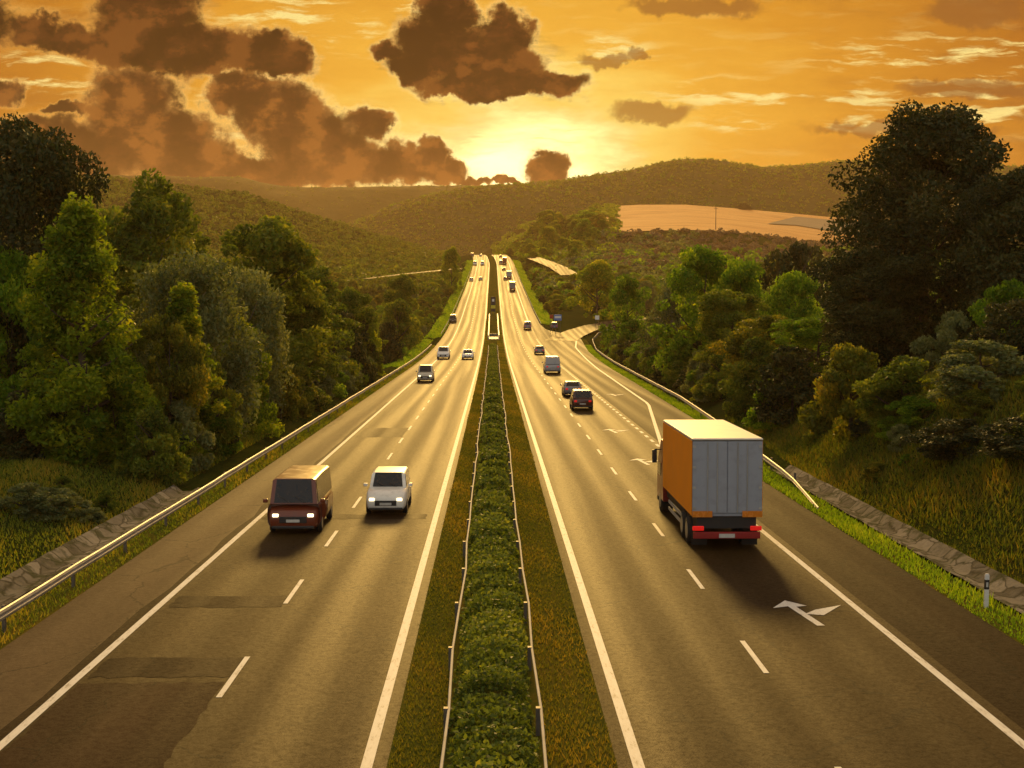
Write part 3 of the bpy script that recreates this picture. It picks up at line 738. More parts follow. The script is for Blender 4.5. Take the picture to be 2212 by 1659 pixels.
# valley and mid distance
GV = {-1: ('tree in the hollow left of the far carriageway', 'trees in the hollow on the left'), 1: ('tree in the valley right of the far carriageway', 'trees in the valley on the right')}
for side in (-1, 1):
    for i in range(135):
        Y = fr.uniform(215, 640) if side > 0 else fr.uniform(230, 620)
        off = 4.5 + 150 * fr.random() ** (1.5 if i < 95 else 4) * (Y / 500)
        x = (LE - off) if side < 0 else (RE(Y) + off)
        if side > 0 and 330 < Y < 450 and x < 60: x += 40
        key = fr.choice(['olive', 'olive_bush', 'green_dome', 'yellow_dome', 'rust_bush', 'green', 'dark_bush', 'rust', 'willow_loose'])
        H = fr.uniform(3, 6.5) if off < 40 else fr.uniform(5, 10)
        pz = hz(x, Y) + H; lim = zr(Y) + 4.5
        if off < 16: H = min(H, 3.0)
        plant(key, x, Y, H, H * fr.uniform(.9, 1.4), GV[side][0], 'tree', GV[side][1])
GK = 'trees on the knoll beside the crest'
for i in range(85):
    px = fr.uniform(1080, 1325); Y = fr.uniform(800, 1200); x = CAM.x + ray(px, 500).x / ray(px, 500).y * Y
    if x < RE(Y) + 6 + xc(Y): continue
    key = fr.choice(['yellow_dome', 'olive', 'green_dome', 'rust', 'yellow_dome']); H = fr.uniform(5, 9) + (6 if 1180 < px < 1300 and Y > 950 else 0)
    plant(key, x, Y, H, H * fr.uniform(.9, 1.5), 'tree on the yellow-green knoll at the right end of the road', 'tree', GK)
tree_px('dark_bush', 1606, 438, 34, 1550, 'lone dark tree on the upper edge of the tan field')
# far scrub and hill woods: masses nobody could count
def wood(name, pts, size, per, mat, seed, label):
    rs = np.random.RandomState(seed); P, T = [], []
    pts = np.array(pts); n = len(pts)
    for p in pts:
        s = size * rs.uniform(.6, 1.5); d = rs.normal(size=(per, 3)); d /= np.linalg.norm(d, axis=1, keepdims=True); d[:, 2] = np.abs(d[:, 2])
        P.append(p + d * s * rs.uniform(.5, 1, (per, 1)) * np.array([1, 1, 1.0])); T.append(np.clip(rs.uniform(.1, .5) + rs.uniform(-.1, .3, per), 0, 1))
    P = np.concatenate(P); T = np.concatenate(T)
    v, f = leaves(P, size * .36, rs, .7)
    o = npmesh(name, v, f, LEAF[mat], None, T); tag(o, label, 'wood', None, 'stuff'); return o
wr = random.Random(31)
def scatter(n, pxr, Yr_, keep=None):
    out = []
    while len(out) < n:
        Y = wr.uniform(*Yr_); px = wr.uniform(*pxr); d = ray(px, 500); x = CAM.x + d.x / d.y * Y
        if xc(Y) + LE - 6 < x < RE(Y) + xc(Y) + 8: continue
        if keep and not keep(px, x, Y): continue
        out.append((x, Y, hz(x, Y)))
    return out
wood('wood', scatter(4200, (-100, 960), (560, 1250)), 2.5, 30, 'olive', 1, 'olive scrub and woodland covering the hillside left of the crest')
wood('wood', scatter(420, (300, 960), (560, 1100)), 3.0, 46, 'rust', 2, 'rusty autumn scrub dotted over the hillside left of the crest')
wood('wood', scatter(800, (1120, 2300), (560, 930), lambda px, x, Y: Y < 700 or px < 1500), 2.8, 46, 'grey', 3, 'greyish scrub on the slope below the tan field')
wood('wood', scatter(420, (1150, 2300), (520, 800)), 3.0, 46, 'green', 4, 'green scrub in the valley below the tan field')
wood('wood', scatter(900, (1066, 1335), (820, 1700)), 3.2, 46, 'yellow', 5, 'yellow-green scrub covering the knoll at the crest')

def on_grid(g, n, lo=.15):
    out = []
    for _ in range(n):
        a, c = wr.uniform(0, g.shape[0] - 1.01), wr.uniform(lo * g.shape[1], g.shape[1] * .78); i, j = int(a), int(c); u, v_ = a - i, c - j
        out.append(tuple((g[i, j] * (1 - u) + g[i + 1, j] * u) * (1 - v_) + (g[i, j + 1] * (1 - u) + g[i + 1, j + 1] * u) * v_))
    return out
wood('wood', on_grid(GRID_R, 8500), 3.0, 16, 'olive', 6, 'dark woodland clothing the long hill to the right of the sun')
wood('wood', on_grid(GRID_R, 1200), 3.4, 20, 'green', 8, 'greener stands of trees on the long hill to the right of the sun')
wood('wood', on_grid(GRID_F, 2500), 2.6, 14, 'olive', 7, 'hazy woodland on the farthest ridge under the clouds')
wood('wood', scatter(900, (1300, 2100), (690, 950)), 2.2, 40, 'heath', 9, 'brownish heath scrub on the slope directly below the tan field')
# --- hedge along the median, built in dense rows
def hedge():
    rs = np.random.RandomState(4); P, T, S = [], [], []
    y = 12.0
    while y < 300:
        far = min(1.0, max(0, (y - 95) / 120)); hgt = (.86 - .5 * far) * rs.uniform(.72, 1.2); w = (.80 - .2 * far) * rs.uniform(.9, 1.08); dn = int(560 * min(1, 30 / y) ** .75) + 60
        th = rs.uniform(0, math.pi, dn); rr = rs.uniform(.62, 1.05, dn)
        px = -.17 + np.cos(th) * w * rr + rs.normal(0, .04); pz = np.sin(th) ** .75 * hgt * rr
        py = y + rs.normal(0, .17, dn) + .12 * np.cos(th * 2)
        P.append(np.stack([px, py, pz + np.array([zr(q) for q in py]) + .03], 1)); T.append(np.clip(rs.uniform(0, .5) + rs.uniform(-.1, .5, dn), 0, 1)); S.append(np.full(dn, .065 * max(1, (y / 30) ** .6)))
        y += .78 * max(1, (y / 40) ** .5) * rs.uniform(.85, 1.15)
    P, T, S = np.concatenate(P), np.concatenate(T), np.concatenate(S)
    v, f = leaves(P, S, rs, .55)
    h = thing('hedge', 'low clipped green hedge running along the middle of the motorway', 'hedge', (0, 0, 0))
    npmesh('foliage', v, f, LEAF['hedge'], h, T)
    b2 = MB(); sr = random.Random(2); y = 12
    while y < 200:
        for _ in range(3):
            x = -.17 + sr.uniform(-.35, .35); b2.tube([(x, y, zr(y) - .05), (x + sr.uniform(-.1, .1), y + sr.uniform(-.1, .1), zr(y) + .4)], [.02, .008], 4)
        y += 1.6
    b2.build('stems', 'bark', h)
hedge()
# --- grass
def grass(name, n, xf, yr, hgt, mat, seed, label, pw=1.0):
    rs = np.random.RandomState(seed); rg = random.Random(seed)
    P = []
    for _ in range(n):
        Y = yr[0] + (yr[1] - yr[0]) * rg.random() ** pw; x = xf(rg, Y); P.append((x, Y, (zr(Y) + .02) if abs(x) < 2.2 else max(hz(x, Y), zr(Y) - .02 if LE - 1.3 < x < RE(Y) + 1.2 else -99)))
    P = np.array(P); patch = .5 + .5 * np.sin(P[:, 0] * 1.3 + P[:, 1] * .35) * np.sin(P[:, 1] * .21)
    h = hgt * rs.uniform(.4, 1.3, n) * (.7 + .6 * patch); a = rs.uniform(0, 6.283, n); w = .020 * np.maximum(1, P[:, 1] / 30)
    dx, dy = np.cos(a) * w, np.sin(a) * w; lean = rs.normal(0, .35, (n, 2)) * h[:, None]
    v = np.stack([np.stack([P[:, 0] - dx, P[:, 1] - dy, P[:, 2]], 1), np.stack([P[:, 0] + dx, P[:, 1] + dy, P[:, 2]], 1), np.stack([P[:, 0] + lean[:, 0], P[:, 1] + lean[:, 1], P[:, 2] + h], 1)], 1).reshape(-1, 3)
    f = np.arange(3 * n).reshape(n, 3); T = np.clip(patch * .5 + rs.uniform(-.1, .55, n), 0, 1)
    tag(npmesh(name, v, f, LEAF[mat], None, T), label, 'grass', None, 'stuff')
grass('grass', 80000, lambda r, Y: (-2.12 + 1.0 * r.random()) if r.random() < .5 else (.85 + 1.27 * r.random()), (14, 420), .10, 'drygrass', 1, 'brownish autumn grass on both sides of the median hedge', 2.2)
grass('grass', 30000, lambda r, Y: RE(Y) + .02 + 1.2 * r.random(), (20, 300), .16, 'lime', 2, 'green grass strip along the right edge of the asphalt', 1.5)
grass('grass', 22000, lambda r, Y: LE - .05 - 1.4 * r.random(), (20, 300), .15, 'grass', 3, 'grass strip under the left guardrail', 1.5)
grass('grass', 60000, lambda r, Y: RE(Y) + 2.9 + 9 * r.random(), (26, 110), .22, 'grass', 4, 'long rough grass on the right bank')
grass('grass', 30000, lambda r, Y: RE(Y) + 2.9 + 8 * r.random(), (26, 100), .30, 'drygrass', 9, 'withered stalks in the rough grass of the right bank')
grass('grass', 40000, lambda r, Y: LE - 3.2 - 9 * r.random(), (26, 100), .20, 'grass', 5, 'rough grass on the left bank')
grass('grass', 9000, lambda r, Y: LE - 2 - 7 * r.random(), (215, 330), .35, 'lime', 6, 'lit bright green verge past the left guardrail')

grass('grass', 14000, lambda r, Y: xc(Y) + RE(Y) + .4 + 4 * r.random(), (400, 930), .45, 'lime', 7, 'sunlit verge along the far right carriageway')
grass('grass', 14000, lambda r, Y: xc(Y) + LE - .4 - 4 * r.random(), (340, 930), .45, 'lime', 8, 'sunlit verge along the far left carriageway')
# ------------------------------------------------------------------ guardrails
def rail(label, path, posts_every, beam_mat='steel', hgt=.75, wprof=True, drop=None, name='guardrail', group=None, face=1):
    p0 = path[0]; o = thing(name, label, 'guardrail', (p0[0], p0[1], zr(p0[1])), group=group)
    prof = [(0, .31), (.035, .29), (.06, .23), (.06, .20), (.015, .155), (.06, .11), (.06, .08), (.035, .02), (0, 0), (-.012, 0), (.0, .08), (0.0, .155), (0, .23), (-.012, .31)] if wprof else [(math.cos(t) * .03, .03 + math.sin(t) * .03) for t in [i * math.pi / 4 for i in range(8)]]
    dense = []
    for i in range(len(path) - 1):
        n = max(1, int(math.dist(path[i], path[i + 1]) / 3))
        for j in range(n): dense.append(tuple(path[i][q] + (path[i + 1][q] - path[i][q]) * j / n for q in range(2)))
    dense.append(path[-1]); rings = []; acc = 0
    rg = random.Random(len(path))
    for i, (x, y) in enumerate(dense):
        a, c = dense[max(i - 1, 0)], dense[min(i + 1, len(dense) - 1)]
        t = Vector((c[0] - a[0], c[1] - a[1], 0)).normalized(); n = Vector((t.y, -t.x, 0)) * face
        base = max(zr(y) - .05, hz(x, y) if abs(x) > 20 else -99) + (hgt - (.31 if wprof else .04)) * (1 if not drop else drop(y)) + rg.uniform(-.012, .012)
        wob = rg.uniform(-.02, .02)
        rings.append([Vector((x, y, base)) + n * (u + wob) + Vector((0, 0, w * (1 if not drop else max(.5, drop(y))))) - o.location for u, w in prof])
    MB().loft(rings).build('beam', beam_mat, o, smooth=False)
    acc, first, k = 0, None, 0
    for i in range(1, len(dense)):
        acc += math.dist(dense[i - 1], dense[i])
        if acc >= posts_every and k < 95:
            acc = 0; k += 1; x, y = dense[i]
            if drop and drop(y) < .5: continue
            loc = Vector((x - .07 * face, y, zr(y) - .1)) - o.location
            if first is None:
                first = MB().box(-.045, .045, -.06, .06, 0, hgt - .02 + .1).build('post', 'post', o); first.location = loc
            else:
                c = first.copy(); C.objects.link(c); c.parent = o; c.location = loc
    return o
rail('long steel guardrail along the left shoulder, in front of the wood', [(-13.05, 12), (-13.05, 200), (-13.1, 292)], 4.0)
dropf = lambda y: lerp(y, [58.5, 62, 68, 76], [0.02, .35, .8, 1])
rail('steel guardrail at the slip lane, its end bent down to the grass beside the lorry', [(13.75, 58.5), (14.3, 66), (14.6, 76), (15.9, 100), (17.0, 126), (17.6, 160), (18.5, 210), (19.9, 270), (22.5, 316), (26.5, 350), (33, 378)], 4.0, drop=dropf, face=-1)
rail('pale guardrail along the right edge beyond the exit', [(13.4, 392), (13.4, 600), (13.4, 820)], 8.0, 'pale_rail', face=-1)
rail('pale guardrail along the left edge past the lit green verge', [(-13.1, 345), (-13.1, 600), (-13.1, 840)], 8.0, 'pale_rail')
wv = random.Random(8)
rail('thin pale cable rail on the left side of the median hedge', [(-1.06 + wv.uniform(-.05, .05), 12 + 5 * i) for i in range(56)], 5, 'pale_rail', .62, False, name='cable_rail')
rail('thin pale cable rail on the right side of the median hedge', [(.76 + wv.uniform(-.05, .05), 12 + 5 * i) for i in range(56)], 5, 'pale_rail', .62, False, name='cable_rail')
# median gap: a steel frame barrier and a marker
Yb0, Yb1 = road_hit(1062, 735)[1], road_hit(1062, 684)[1]
bar = thing('median_barrier', 'pale steel barrier frame closing the gap in the median beyond the hedge', 'barrier', (0, Yb0, zr(Yb0)))
n = 14
for sx in (-1.25, 1.25):
    rg_ = []
    for i in range(n + 1):
        y = Yb0 + (Yb1 - Yb0) * i / n; z = zr(y) - zr(Yb0)
        rg_.append([(sx - .12, y - Yb0, z + .35), (sx + .12, y - Yb0, z + .35), (sx + .12, y - Yb0, z + .95), (sx - .12, y - Yb0, z + .95)])
    MB().loft(rg_).build('side_rail', 'steel', bar)
MB().box(-1.13, 1.13, 12, 12.4, .3, .9).build('cross_rail', 'post', bar)
MB().box(-1.13, 1.13, 1, 11.5, 0.06, .25).build('concrete_base', 'post', bar)
for sx in (-1.25, 1.25):
    MB().box(sx - .1, sx + .1, .1, .3, -.2, 1.3).build('end_post', 'steel', bar)
mx_, my_ = 0.0, Yb1 + 12
ms = thing('marker_sign', 'tall dark median marker board with a yellow band, behind the barrier frame', 'sign', (-.1, my_, zr(my_)))
MB().box(-.75, .75, -.08, .08, .9, 5.6).build('board', 'black', ms, bevel=.03)
MB().box(-.7, .7, -.10, -.083, 1.9, 2.9).build('yellow_band', 'yellow', ms)
MB().box(-.35, .35, -.10, -.083, 4.1, 4.9).build('white_patch', 'sign_white', ms)
for sx in (-.5, .5): MB().box(sx - .06, sx + .06, .0, .1, -.3, .89).build('leg', 'post', ms)
# blue exit sign, red-orange sign beside it, small sign at the exit bend
def board(label, px, py, w, h, Y, mat, post_h, border=None, name='road_sign'):
    c = at(px, py, Y); g = hz(c.x, Y) if not (LE < c.x < RE(Y)) else zr(Y)
    s = thing(name, label, 'sign', (c.x, Y, g)); z = c.z - g
    MB().box(-w / 2, w / 2, -.03, .03, z - h / 2, z + h / 2).build('panel', mat, s, bevel=.01)
    if border: MB().box(-w / 2 + .15, w / 2 - .15, -.045, -.032, z - h * .1, z + h * .25).build('lettering_panel', border, s)
    for sx in (-w * .3, w * .3): MB().tube([(sx, .06, -.3), (sx, .06, z + h / 2 - .05)], .045, 8).build('post', 'post', s)
board('small blue road sign on two posts at the exit nose', 1205, 686, 1.9, 1.5, 350, 'sign_blue', 2, 'sign_white')
board('small orange-red sign to the left of the blue sign', 1191, 684, .9, 1.0, 356, 'trailer_red', 2)
board('tiny pale sign where the exit road meets the trees', 1290, 686, 1.1, 1.1, 372, 'sign_white', 2)
# delineator on the right verge
dx_, dy_ = road_hit(2130, 1312)
dl = thing('marker_post', 'white plastic marker post with a black band on the right verge', 'post', (dx_, dy_, zr(dy_) - .02))
ring = lambda z, s: [(-.06 * s, -.035 * s, z), (.06 * s, -.035 * s, z), (.06 * s, .035 * s, z), (0, .06 * s, z), (-.06 * s, .035 * s, z)]
MB().loft([ring(-.2, 1), ring(.55, 1)]).build('shaft', 'sign_white', dl)
MB().loft([ring(.55, 1.03), ring(.83, 1.03)]).build('black_band', 'black', dl)
MB().loft([ring(.83, 1), ring(.95, .98), ring(1.0, .7)]).build('cap', 'sign_white', dl)
MB().box(-.03, .03, -.05, -.0375, .62, .76).build('reflector', 'headoff', dl)
# pole in the field
pp = at(1546, 497, 985)
up_ = thing('utility_pole', 'thin utility pole standing at the lower edge of the tan field', 'pole', (pp.x, pp.y, pp.z - .5))
MB().tube([(0, 0, -1), (0, 0, 17)], [.32, .2], 8).build('pole', 'wood', up_); MB().box(-1.4, 1.4, -.1, .1, 15.6, 15.9).build('crossarm', 'wood', up_)

# ------------------------------------------------------------------ vehicles (front towards local +Y, origin on the road under the centre)
def wheels(root, xs, ys, r, w):
    for y in ys:
        for s in (-1, 1):
            x0, x1 = (xs - w, xs) if s > 0 else (-xs, -xs + w)
            wh = MB().wheel(x0, x1, y, r, r, 22).build('wheel', 'rubber', root, smooth=True)
            xa, xb = (xs - .02, xs + .012) if s > 0 else (-xs - .012, -xs + .02)
            MB().wheel(xa, xb, y, r, r * .62, 16).build('rim', 'rim', wh)
def car(label, cat, px, py, kind, mat, oncoming, name='car', lights=True, sc=1.0, group=None, detail=True, xlane=None, rear='glass'):
    x, Y = road_hit(px, py)
    if xlane is not None: x = xlane + xc(Y)
    S = {'hatch': dict(L=4.0, W=1.74, H=1.48, hood=.93, belt=.95, sill=.24, g=(1.05, .35, -1.45, -1.85), deck=.95),
         'sedan': dict(L=4.5, W=1.78, H=1.44, hood=.90, belt=.92, sill=.22, g=(.95, .15, -1.15, -1.75), deck=.98),
         'suv': dict(L=4.5, W=1.85, H=1.75, hood=1.08, belt=1.10, sill=.32, g=(.95, .40, -1.9, -2.15), deck=1.08),
         'van': dict(L=5.0, W=1.98, H=2.12, hood=1.18, belt=1.22, sill=.28, g=(1.85, .95, -2.35, -2.46), deck=1.2),
         'boxvan': dict(L=5.2, W=2.05, H=2.18, hood=1.16, belt=1.20, sill=.30, g=(2.42, 2.16, -2.50, -2.56), deck=1.18),
         'minivan': dict(L=4.4, W=1.80, H=1.85, hood=1.08, belt=1.10, sill=.27, g=(1.45, .70, -2.0, -2.16), deck=1.08)}[kind]
    L, W, H = S['L'], S['W'], S['H']; h = L / 2; w = W / 2
    o = thing(name, label, cat, (0, 0, 0), 0, group)
    ya = Y + (h * sc if True else 0)
    o.location = (x, ya, zr(ya)); slope = math.atan((zr(ya + 1) - zr(ya - 1)) / 2)
    o.rotation_euler = (slope, 0, 0) if not oncoming else (-slope, 0, math.pi); o.scale = (sc,) * 3
    g = S['g']; zs, zb = S['sill'], S['belt']
    st = [(-h, .42, S['deck'] * .86, .90), (-h + .08, .34, S['deck'] * .97, .95), (-h + .5, zs, S['deck'], .99), (g[3] + .25 if g[3] + .25 > -h + .6 else -h + .7, zs, zb, 1.0), (-.1, zs, zb, 1.0), (g[0] - .05, zs, max(zb, S['hood']), 1.0), (h - .75, zs, S['hood'] * .97, .985), (h - .22, .26, S['hood'] * .86, .93), (h - .04, .30, S['hood'] * .72, .87), (h, .36, S['hood'] * .62, .82)]
    rings = []
    for y, z0, z1, k in st:
        ww = w * k; d = z1 - z0
        rings.append([(-ww * .90, y, z0), (-ww * .985, y, z0 + d * .18), (-ww, y, z0 + d * .5), (-ww * .985, y, z0 + d * .8), (-ww * .90, y, z1 - .015), (-ww * .45, y, z1 + .012), (ww * .45, y, z1 + .012), (ww * .90, y, z1 - .015), (ww * .985, y, z0 + d * .8), (ww, y, z0 + d * .5), (ww * .985, y, z0 + d * .18), (ww * .90, y, z0)])
    MB().loft(rings).build('body', mat, o, smooth=True)
    wb, wt = w * .90, w * (.74 if kind in ('hatch', 'sedan') else .80)
    zb2 = zb - .02
    def ringc(y, t, dz=0): return [(-wb + (wb - wt) * t, y, zb2 + (H - .05 - zb2) * t), (-(wb + (wt - wb) * t) * .8, y, zb2 + (H - zb2) * t), ((wb + (wt - wb) * t) * .8, y, zb2 + (H - zb2) * t), (wb - (wb - wt) * t, y, zb2 + (H - .05 - zb2) * t)]
    def full(y, z):
        return [(-wb, y, zb2), (-wt - .01, y, z - .07), (-wt * .86, y, z), (wt * .86, y, z), (wt + .01, y, z - .07), (wb, y, zb2)]
    gh = MB()
    # cabin: windscreen wedge, roof box, rear wedge
    gh.loft([[(-wb, g[0], zb2), (-wb * .98, g[0], zb2 + .012), (-wb * .85, g[0], zb2 + .02), (wb * .85, g[0], zb2 + .02), (wb * .98, g[0], zb2 + .012), (wb, g[0], zb2)], full(g[1], H - .03), full((g[1] + g[2]) / 2, H), full(g[2], H - .03), [(-wb, g[3], zb2), (-wb * .98, g[3], zb2 + .012), (-wb * .85, g[3], zb2 + .02), (wb * .85, g[3], zb2 + .02), (wb * .98, g[3], zb2 + .012), (wb, g[3], zb2)]])
    gh.build('cabin', mat, o, bevel=.03)
    q = [(wb * .86, g[0], zb2 + .03), (-wb * .86, g[0], zb2 + .03), (-wt * .86, g[1], H - .04), (wt * .86, g[1], H - .04)]
    MB().pane(q, .05, .022).build('windscreen', 'glass', o)
    q = [(-wb * .86, g[3], zb2 + .03), (wb * .86, g[3], zb2 + .03), (wt * .86, g[2], H - .04), (-wt * .86, g[2], H - .04)]
    MB().pane(q, .07, .022).build('rear_window', rear, o)
    for s in (-1, 1):
        q = [(s * wb, g[0] - .28, zb2 + .03), (s * wb, g[3] + .22, zb2 + .03), (s * (wt + .01), g[2] + .02, H - .1), (s * (wt + .01), g[1] - .05, H - .1)]
        if s > 0: q = [q[1], q[0], q[3], q[2]]
        q = [q[1], q[0], q[3], q[2]]
        if not (kind == 'van' and False): MB().pane(q, .05, .014).build('side_window', 'glass', o)
    # front
    if detail:
        for s in (-.45, .12):
            a_ = Vector((s * w, g[0] + .012, zb2 + .06)); d_ = Vector((wb * .42, (g[1] - g[0]) * .22, (H - zb2) * .22)); MB().tube([a_ + Vector((0, .025, .0)), a_ + d_ + Vector((0, .03, .02))], .012, 5).build('wiper', 'black', o)
        for s in (-1, 1):
            for yy_ in (g[0] - .45, (g[1] + g[2]) / 2 + .1): MB().box(s * (w + .001) - .006, s * (w + .001) + .006, yy_ - .008, yy_ + .008, zs + .22, zb - .06).build('door_seam', 'black', o)
            MB().box(s * (w + .008) - .014, s * (w + .008) + .014, (g[1] + g[2]) / 2 + .22, (g[1] + g[2]) / 2 + .40, zb - .19, zb - .15).build('door_handle', 'black', o)
    zf = S['hood']
    for s in (-1, 1):
        hl = MB().box(s * w * .66 - .12, s * w * .66 + .12, h - .14, h + .014, zf * .60, zf * .60 + .13).build('headlight', 'head' if (lights and oncoming) else 'headoff', o, bevel=.03)
        MB().box(s * w * .66 - .12, s * w * .66 + .12, -h - .012, -h + .10, S['deck'] * .70, S['deck'] * .70 + .17).build('tail_light', 'tail' if not oncoming else 'trailer_red', o, bevel=.02)
        if detail:
            mxx = s * (w + .09); MB().box(mxx - .09, mxx + .09, g[0] - .28, g[0] - .12, zb + .02, zb + .17).build('mirror', mat, o, bevel=.03)
    MB().box(-w * .52, w * .52, h - .1, h + .014, zf * .40, zf * .62).build('grille', 'black', o, bevel=.02)
    MB().box(-w * .80, w * .80, h - .16, h + .03, .24, .36).build('front_bumper', 'black', o, bevel=.03)
    MB().box(-w * .86, w * .86, -h - .03, -h + .14, .30, .44).build('rear_bumper', 'black', o, bevel=.03)
    MB().box(-.26, .26, h + .016, h + .034, zf * .43, zf * .43 + .11).build('number_plate', 'plate', o)
    MB().box(-.26, .26, -h - .03, -h - .012, .55, .66).build('number_plate', 'plate', o)
    r = .31 if kind in ('hatch', 'sedan') else .35
    wheels(o, w * .985, (h * .62, -h * .62), r, .2)
    return o
def lorry(label, x, Y, boxL, boxz, mats, oncoming=False, name='lorry', W=2.5, group=None):   # Y: the end nearest the camera
    tot = boxL + 2.4; ya = Y + tot / 2
    o = thing(name, label, 'lorry', (x + xc(ya), ya, zr(ya)), 0, group)
    sl = math.atan((zr(ya + 2) - zr(ya - 2)) / 4)
    o.rotation_euler = (sl, 0, 0) if not oncoming else (-sl, 0, math.pi)
    y0 = -tot / 2; y1 = y0 + boxL; w = W / 2; z0, z1 = boxz
    MB().box(-w + .02, w - .02, y0 + .03, y1, z0, z1 - .09).build('cargo_box', mats['door'], o, bevel=.02)
    for s in (-1, 1): MB().box(s * w - .012, s * w + .012, y0 + .05, y1 - .02, z0 + .02, z1 - .10).build('side_curtain', mats['side'], o, bevel=.008)
    MB().box(-w - .012, w + .012, y0 - .02, y1 + .02, z1 - .085, z1).build('box_roof', mats['roof'], o, bevel=.04)
    MB().box(-w + .01, w - .01, y0 - .022, y0 + .02, z1 - .098, z1 - .086).build('rear_header', 'black', o)
    for s in (-1, 1):
        for k in range(4): MB().box(s * (w - .07) - .06, s * (w - .07) + .06, y0 - .03, y0 - .013, z0 + .3 + k * (z1 - z0 - .6) / 3 - .04, z0 + .3 + k * (z1 - z0 - .6) / 3 + .04).build('hinge', 'steel', o)
        MB().box(s * w / 2 - w / 2 + .012, s * w / 2 + w / 2 - .012, y0 - .012, y0 + .026, z0 + .12, z1 - .10).build('rear_door', mats['door'], o, bevel=.015)
        for k in (.25, .75): MB().tube([(s * w * (.15 + k * .55), y0 - .03, z0 + .15), (s * w * (.15 + k * .55), y0 - .03, z1 - .14)], .018, 6).build('lock_rod', 'steel', o)
        MB().box(w - .72 if s > 0 else -w + .01, w - .01 if s > 0 else -w + .72, y0 - .045, y0 - .030, z0 - .02, z0 + .20).build('corner_marker', 'amber', o)
        MB().box(s * w * .82 - .2, s * w * .82 + .2, y0 - .05, y0 + .05, .72, .88).build('tail_light', 'tail', o, bevel=.02)
        MB().box(s * w * .72 - .28, s * w * .72 + .28, y0 + .55, y0 + .57, .12, .8).build('mud_flap', 'rubber', o)
        MB().box(s * (w - .05) - .02, s * (w - .05) + .02, y0 + 3.0, y1 - 1.6, .5, .62).build('side_guard', 'steel', o)
        MB().box(s * (w - .05) - .02, s * (w - .05) + .02, y0 + 3.0, y1 - 1.6, .78, .9).build('side_guard', 'steel', o)
        mm = MB().box(s * 1.42 - .1, s * 1.42 + .1, y1 + 1.5, y1 + 1.64, 2.05, 2.6).build('mirror', 'black', o, bevel=.03)
        MB().tube([(s * 1.15, y1 + 1.5, 2.62), (s * 1.42, y1 + 1.55, 2.62)], .025, 6).build('mirror_arm', 'black', mm)
    MB().box(-w + .2, w - .2, y0 + .1, y1 + 2.0, .78, z0 - .012).build('chassis', 'black', o)
    MB().box(-w + .06, w - .06, y0 + .02, y0 + .14, .42, .66).build('rear_bar', mats.get('bar', 'black'), o, bevel=.02)
    MB().box(-.28, .28, y0 - .012, y0 + .016, .46, .60).build('number_plate', 'plate', o)
    c0, c1 = y1 + .2, y1 + 2.35; hC = min(3.0, z1 - .25)
    rings = [[(-1.22, y, .55), (-1.22, y, 1.5), (-1.2, y + dy, 2.2), (-1.08, y + dy * 1.4, hC), (1.08, y + dy * 1.4, hC), (1.2, y + dy, 2.2), (1.22, y, 1.5), (1.22, y, .55)] for y, dy in ((c0, 0), (c1 - .25, -.03), (c1, -.12))]
    MB().loft(rings).build('cab', mats['cab'], o, bevel=.06)
    MB().pane([(1.08, c1, 1.55), (-1.08, c1, 1.55), (-.98, c1 - .165, hC - .15), (.98, c1 - .165, hC - .15)], .05, .02).build('windscreen', 'glass', o)
    for s in (-1, 1):
        MB().box(s * 1.222 - .012, s * 1.222 + .012, c0 + .8, c1 - .3, 1.55, 2.1).build('side_window', 'glass', o)
        MB().box(s * .88 - .2, s * .88 + .2, c1 - .03, c1 + .03, .75, .95).build('headlight', 'head' if oncoming else 'headoff', o, bevel=.02)
    MB().box(-.75, .75, c1 + .004, c1 + .03, 1.0, 1.42).build('grille', 'black', o)
    MB().box(-1.2, 1.2, c1 - .1, c1 + .06, .36, .68).build('front_bumper', 'black', o, bevel=.04)
    wheels(o, w - .04, [y0 + 1.6, y0 + 2.9, c1 - 1.1], .50, .5)
    return o
# right carriageway, driving away
lorry('orange-sided lorry with grey rear doors and cream roof in the near right lane', 8.12, 48.4, 8.4, (1.22, 4.0), dict(side='orange_p', roof='roof_p', door='door_p', bar='trailer_red', cab='red_p'))
car('dark red-black hatchback with glowing tail lights, rearmost of the two cars ahead of the lorry', 'car', 1259, 888, 'suv', 'brown_p', False, sc=1.0)
car('grey saloon half hidden by the dark red hatchback', 'car', 1238, 858, 'sedan', 'grey_p', False, sc=1.05)
car('boxy pale grey panel van on the right carriageway with a square back', 'van', 1194, 808, 'boxvan', 'silver_p', False, 'van', sc=1.08, rear='silver_p')
car('small silver-grey car just ahead of the boxy grey van', 'car', 1166, 766, 'hatch', 'grey_p', False, sc=1.1)
car('dark grey minivan further up, level with the exit', 'minivan', 1140, 712, 'minivan', 'grey_p', False, 'minivan', sc=1.15)
car('dark blue car on the exit below the blue sign', 'car', 1198, 711, 'minivan', 'blue_p', False, sc=1.0)
lorry('dark distant lorry with an orange roof edge on the right carriageway', 8.1, road_hit(1113, 629)[1], 7, (1.2, 3.9), dict(side='grey_p', roof='amber', door='grey_p', cab='grey_p'))
lorry('grey distant lorry directly ahead of the one with the orange roof edge', 8.1, road_hit(1109, 602)[1], 7, (1.2, 3.8), dict(side='grey_p', roof='roof_p', door='door_p', cab='grey_p'))
lorry('dark red lorry near the crest on the right carriageway', 7.4, road_hit(1100, 571)[1], 7, (1.2, 4.2), dict(side='red_p', roof='red_p', door='red_p', cab='red_p'))
